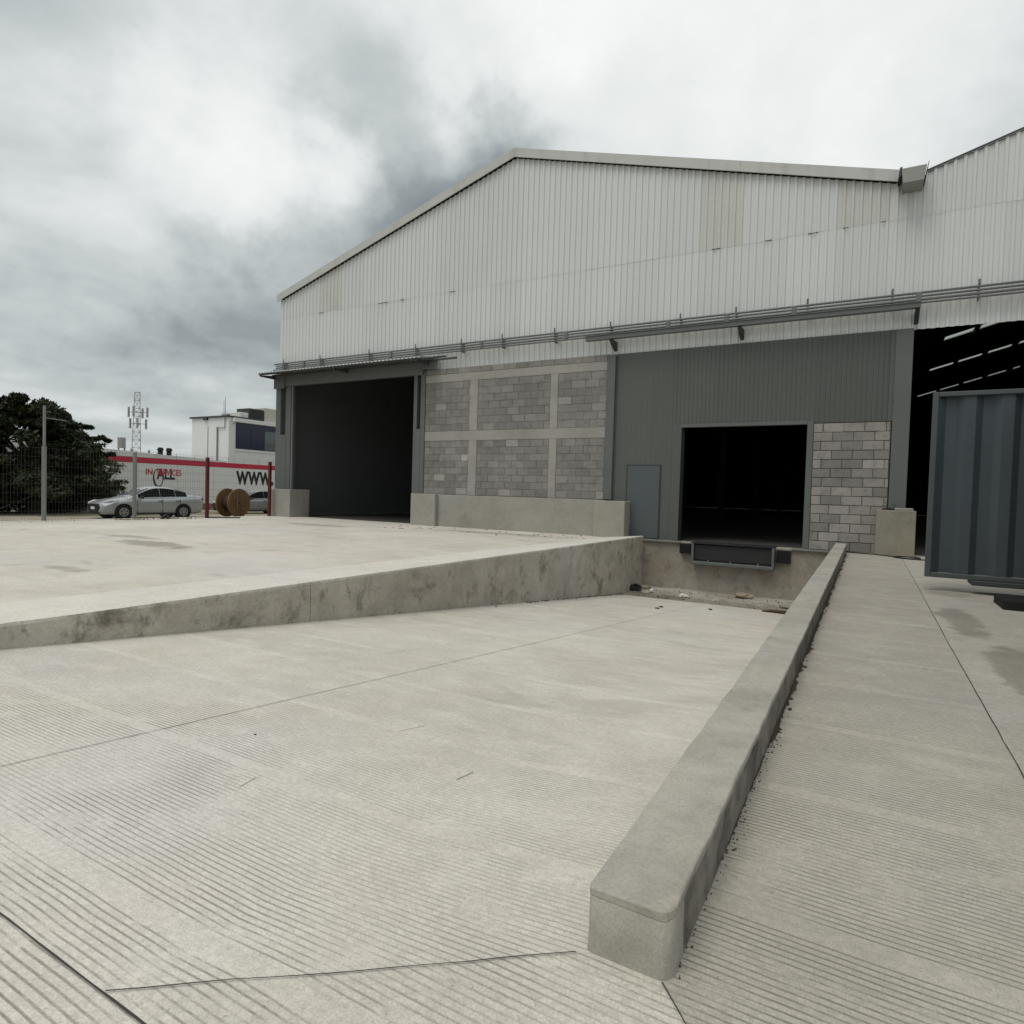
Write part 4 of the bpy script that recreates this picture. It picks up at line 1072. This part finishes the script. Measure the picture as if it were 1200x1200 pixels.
# ------------------------------------------------------------------ buildings beyond the wall
ob = thing('office_building', 'white office building with a long dark blue ribbon window', 'building', (-56, 48, -1))
bm = nb(); box(bm, -57.4, -52, 38.4, 62, -1.2, 6.95); mesh_obj('wall', bm, m_bwhite, ob)
bm = nb(); box(bm, -57.5, -51.7, 38.15, 62.2, 6.95, 7.32, .02); mesh_obj('roof_slab', bm, m_bwhite, ob)
bm = nb(); box(bm, -52.03, -51.93, 38.45, 56, 4.25, 4.45); mesh_obj('window_ledge', bm, m_bwhite, ob)
fr = mesh_obj('ribbon_window', box(nb(), -52.02, -51.98, 38.5, 56, 4.45, 6.93), m_ink, ob)
y_ = 38.55; k = 0
while y_ < 55:
    y2 = min(55.9, y_+1.6); bm = nb(); box(bm, -51.979, -51.96, y_, y2-.05, 4.52 if True else 0, 6.4, 0)
    o = mesh_obj('pane', bm, m_blue if k != 2 else m_glass2, fr, base=parent_base(ob))
    y_ = y2; k += 1
bm = nb(); box(bm, -51.979, -51.955, 38.55, 55.9, 6.42, 6.9); mesh_obj('blue_header', bm, m_blue, fr, base=parent_base(ob))
st = thing('stair_tower', 'white windowless stair tower with a thin black roof beside the blue windows', 'building', (-55, 39, -1))
bm = nb(); box(bm, -57.6, -52.05, 37.8, 41.2, -1.2, 7.35); mesh_obj('wall', bm, m_bwhite, st)
bm = nb(); box(bm, -57.75, -51.95, 37.6, 41.4, 7.35, 7.50); mesh_obj('roof_slab', bm, m_steel_d, st)
bm = nb(); box(bm, -55.6, -55.1, 37.55, 37.8, 7.15, 7.35); mesh_obj('wall_lamp', bm, m_steel_d, st)
bm = nb(); tube(bm, (-52.5, 37.7, 7.3), (-52.5, 37.7, 6.35), .035, n=6); tube(bm, (-52.5, 37.7, 6.35), (-53.6, 37.7, 6.35), .035, n=6); tube(bm, (-53.6, 37.7, 6.45), (-53.6, 37.7, -1), .06, n=6); mesh_obj('drain_pipe', bm, m_pipe, st)
bm = nb(); tube(bm, (-52.75, 37.9, 7.5), (-52.75, 37.9, 9.3), .04, .02, n=6); tube(bm, (-52.95, 37.9, 7.5), (-52.95, 37.9, 8.9), .02, n=5); box(bm, -53.1, -52.3, 37.8, 38.1, 7.5, 7.68); mesh_obj('antenna', bm, m_lattice, st)
for a, b, z0, z1, mt, lab in ((40.2, 41.9, 7.32, 8.5, m_shed, 'dark rooftop equipment box on the white office building'), (39.2, 40.1, 7.32, 8.0, m_bwhite, 'small white rooftop box left of the dark one'), (41.95, 45.5, 7.32, 8.75, m_cream, 'cream rooftop parapet block right of the dark equipment box')):
    t = nb(); box(t, -54.2, -52.3, a, b, z0, z1, .03); 
    if mt is m_shed:
        for k in range(6): box(t, -52.3, -52.27, a+.1, b-.1, z0+.12+k*.17, z0+.2+k*.17)
    o = mesh_obj('rooftop_unit', t, mt, base=(-53, (a+b)/2, z0)); tag(o, lab, 'rooftop unit', 'rooftop units')
lw = thing('low_building', 'long low white building behind the perimeter wall', 'building', (-54, 24, -1))
bm = nb(); box(bm, -60, -50.5, 8, 36.5, -1.2, 3.05); mesh_obj('wall', bm, m_bwhite, lw)
bm = nb(); prism(bm, [(8, 3.05), (36.5, 3.05), (36.5, 3.12), (20, 3.75), (8, 3.75)], 'x', -60, -50.4); mesh_obj('parapet', bm, m_bwhite, lw)
for a, lab in ((31.0, 'black roof vent, left one of the pair on the low white building'), (31.75, 'black roof vent, right one of the pair on the low white building')):
    t = nb(); tube(t, (-51.5, a, 3.1), (-51.5, a, 3.75), .20, n=10); tube(t, (-51.5, a, 3.75), (-51.5, a, 3.98), .28, .18, n=10)
    tag(mesh_obj('roof_vent', t, m_rubber, base=(-51.5, a, 3.1)), lab, 'roof vent', 'roof vents')
# telecom towers
def lattice(name, label, x_, y_, z0, z1, w0, w1, nseg, antennas):
    t = thing(name, label, 'tower', (x_, y_, z0)); bm = nb()
    def P(k, c):
        s = w0+(w1-w0)*k/nseg; a = c*2*math.pi/3; return Vector((x_+s*math.cos(a), y_+s*math.sin(a), z0+(z1-z0)*k/nseg))
    for k in range(nseg):
        for c in range(3):
            tube(bm, P(k, c), P(k+1, c), .05, n=4, cap=False); tube(bm, P(k, c), P(k+1, c+1), .03, n=4, cap=False); tube(bm, P(k+1, c), P(k+1, c+1), .04, n=4, cap=False)
    mesh_obj('lattice_mast', bm, m_lattice, t)
    bm = nb()
    for z_, r_, n_ in antennas:
        for k in range(n_):
            a = 2*math.pi*k/n_+z_; c = Vector((x_+r_*math.cos(a), y_+r_*math.sin(a), z_)); box(bm, c.x-.11, c.x+.11, c.y-.11, c.y+.11, z_-.75, z_+.75)
            tube(bm, c, (x_, y_, z_), .05, n=4)
    mesh_obj('panel_antenna', bm, m_lattice, t); return t
lattice('telecom_tower', 'tall pale lattice telecom tower far behind the white wall', -96.7, 54.7, -1, 14.6, 1.0, .45, 13, ((11.6, 1.35, 4), (9.9, 1.2, 3), (5.2, 1.5, 3)))
t = thing('water_tank_tower', 'small far grey tank on thin legs behind the low building', 'tower', (-72.8, 39.4, -1))
bm = nb(); tube(bm, (-72.8, 39.4, 4.8), (-72.8, 39.4, 5.95), .42, n=10); mesh_obj('tank', bm, m_lattice, t)
bm = nb()
for c in range(4):
    a = c*math.pi/2+.4; tube(bm, (-72.8+.6*math.cos(a), 39.4+.6*math.sin(a), -1.2), (-72.8+.4*math.cos(a), 39.4+.4*math.sin(a), 4.8), .06, n=4)
mesh_obj('leg_frame', bm, m_lattice, t)
bm = nb(); box(bm, -48.4, -44.5, 20.4, 22.5, -1.1, .55); box(bm, -48.6, -44.3, 20.2, 22.58, .55, .63)
tag(mesh_obj('dark_shed', bm, m_shed, base=(-46, 20.6, -1)), 'dark low shed under the tree at the end of the white wall', 'shed')

# ------------------------------------------------------------------ trees
def foliage(name, clusters, leaf, mat, parent, per, seed, flat=.5):
    rs = np.random.RandomState(seed); V = []; 
    for (cx_, cy_, cz_, rx, ry, rz_, wgt) in clusters:
        n = int(per*wgt); d = rs.normal(size=(n, 3)); d /= np.linalg.norm(d, axis=1)[:, None]
        rr = rs.rand(n)**.45; c = d*rr[:, None]*np.array([rx, ry, rz_])+np.array([cx_, cy_, cz_])
        a = rs.normal(size=(n, 3)); a /= np.linalg.norm(a, axis=1)[:, None]; b = np.cross(a, rs.normal(size=(n, 3))); b /= np.linalg.norm(b, axis=1)[:, None]+1e-9
        b[:, 2] *= flat; s = leaf*rs.uniform(.6, 1.5, size=(n, 1))
        V.append(np.stack([c-a*s, c+b*s*.45, c+a*s, c-b*s*.45], axis=1))
    V = np.concatenate(V).reshape(-1, 3); n = len(V)//4
    base = np.array(parent_base(parent)); V = V-base
    me = bpy.data.meshes.new(name); me.from_pydata(V.tolist(), [], [(4*i, 4*i+1, 4*i+2, 4*i+3) for i in range(n)]); me.materials.append(mat)
    o = bpy.data.objects.new(name, me); C.objects.link(o); o.parent = parent; return o
def limb(bm, a, b, r0, r1, n=6, bend=.4, seed=0):
    a, b = Vector(a), Vector(b); P = [a]
    rr = random.Random(seed)
    for k in range(1, 5): P.append(a.lerp(b, k/4)+Vector((rr.uniform(-1, 1), rr.uniform(-1, 1), rr.uniform(-.4, .6)))*bend*(1 if k < 4 else 0))
    for k in range(4): tube(bm, P[k], P[k+1], r0+(r1-r0)*k/4, r0+(r1-r0)*(k+1)/4, n=n, cap=False)
    return P
# axes of the picture at the trees: s runs to the right as seen from the yard, d away from it
S_ = Vector((.50, .866, 0)); D_ = Vector((-.866, .50, 0))
def big_tree(name, label, base, height, reach_l, reach_r, seed, per=420, leaf=.14, layers=7, mat=m_leaf, bottom=.25, top_pow=1.6, arms=()):
    t = thing(name, label, 'tree', base, 'trees beyond the fence'); rr = random.Random(seed); B = Vector(base)
    bm = nb(); fork = B+Vector((0, 0, height*.28)); limb(bm, B, fork, .38, .28, 9, .12, seed); cl = []
    for i in range(layers*7):
        u = rr.uniform(-1, 1); d = rr.uniform(-1, 1); lay = rr.randint(0, layers-1)/(layers-1)
        R_ = (reach_r if u > 0 else reach_l)
        prof = (1-lay**top_pow*.42)
        z = height*(bottom+(1-bottom)*lay*.97)*(1-.05*abs(u))
        z = min(z, height*(1-.46*max(0, u*prof)**1.1-.2*abs(u)**2))
        p = B+S_*(u*R_*prof)+D_*(d*min(reach_l, reach_r)*.8*prof)+Vector((0, 0, z))
        sx = rr.uniform(.5, 1.15)*height*.16
        for q in range(3):
            o_ = Vector((rr.uniform(-1, 1)*sx, rr.uniform(-1, 1)*sx, rr.uniform(-.45, .45)))
            cl.append((*(p+o_), sx*rr.uniform(.5, 1), sx*rr.uniform(.5, 1), sx*rr.uniform(.30, .5), 1))
        if i % 2 == 0: limb(bm, fork+Vector((0, 0, rr.uniform(-.3, .8))), p, .13, .025, 5, .35, seed*100+i)
    for a_, b_, s0 in arms:
        a_, b_ = Vector(a_), Vector(b_); limb(bm, a_, b_, .10, .02, 5, .12, 77)
        for k in range(9):
            p = a_.lerp(b_, (k+1)/9)+Vector((0, 0, rr.uniform(-.12, .12))); q_ = s0*(1.15-k/10)
            cl.append((*p, q_, q_, q_*.22, .75))
    mesh_obj('trunk', bm, m_bark, t)
    foliage('crown', cl, leaf, mat, t, per/3, seed)
    return t, cl
big_tree('spreading_tree', 'big dark spreading tree whose right branches reach toward the telecom tower', (-41.4, 17.6, -.95), 6.2, 6.5, 3.5, 11, per=1000, layers=9, bottom=.20,
    arms=(((-41.6, 18.2, 3.7), (-40.3, 21.0, 3.55), .55), ((-41.6, 17.8, 4.5), (-41.0, 20.3, 4.25), .6), ((-41.6, 18.0, 2.9), (-40.2, 21.2, 2.7), .55), ((-41.6, 17.2, 5.0), (-41.3, 19.0, 4.95), .6)))
big_tree('spreading_tree', 'dark dense tree at the far left edge behind the fence', (-41.5, 12.8, -.95), 6.5, 5.5, 5.0, 12, per=760, layers=8, bottom=.15)
# low dense growth added to fill the dark shade below the crowns
t = thing('shade_thicket', 'dense shrub thicket added to fill the dark shade below the spreading trees', 'shrubs', (-43.6, 16, -.95)); rr = random.Random(3); cl = []
for i in range(130):
    p = Vector((-43.6, 17.0, -.9))+S_*rr.uniform(-9.5, 4.4)+D_*rr.uniform(-.8, 1.6)+Vector((0, 0, rr.uniform(.2, 3.2)))
    cl.append((*p, 1.1, 1.1, .7, 1))
foliage('foliage', cl, .14, m_leaf, t, 480, 5)
bm = nb()
for i in range(12):
    b_ = Vector((-43.6, 17.0, -1.1))+S_*(-9+1.15*i); limb(bm, b_, b_+Vector((rr.uniform(-.4, .4), 0, 3)), .06, .02, 5, .2, 50+i)
mesh_obj('stem', bm, m_bark, t)
# small loose tree in front of the wall
t = thing('small_tree', 'small loose tree in front of the white wall behind the silver car', 'tree', (-38.3, 19.9, -.90), 'trees beyond the fence'); rr = random.Random(9); bm = nb(); cl = []
B = Vector((-38.3, 19.9, -.90)); limb(bm, B, B+Vector((0, 0, 1.1)), .09, .06, 6, .1, 1)
for i in range(60):
    u = rr.uniform(-1, 1); z = 1.0+2.2*rr.random(); p = B+S_*(u*1.15*(1-.35*abs(z-2)/1.2))+D_*rr.uniform(-1, 1)*.9+Vector((0, 0, z-.35*abs(u)))
    s = rr.uniform(.18, .42); cl.append((*p, s, s, s*.6, 1))
    if i % 3 == 0: limb(bm, B+Vector((0, 0, 1.0)), p, .03, .01, 4, .12, 300+i)
mesh_obj('trunk', bm, m_bark, t); foliage('crown', cl, .085, m_leaf2, t, 75, 8)
# tarp
bm = nb(); P_ = [(-40.6, 17.6, .55), (-39.5, 18.9, 1.0), (-39.9, 18.7, .35), (-40.7, 18.0, .25)]
A = [bm.verts.new(p) for p in P_]; Bv = [bm.verts.new((p[0]-.03, p[1], p[2])) for p in P_]
bm.faces.new(A); bm.faces.new(Bv[::-1])
for i in range(4): bm.faces.new((A[i], Bv[i], Bv[(i+1) % 4], A[(i+1) % 4]))
tag(mesh_obj('teal_tarp', bm, m_teal, base=(-40, 18, .3)), 'small teal tarp hanging from a line below the trees', 'tarp')
bm = nb(); tube(bm, (-40.95, 15.8, -.6), (-40.0, 17.9, .55), .02, n=5); tube(bm, (-40.0, 17.9, .55), (-38.0, 20.4, 1.6), .02, n=5)
tag(mesh_obj('rope', bm, m_lattice, base=(-40, 18, 0)), 'pale rope sloping up behind the wire fence', 'rope')
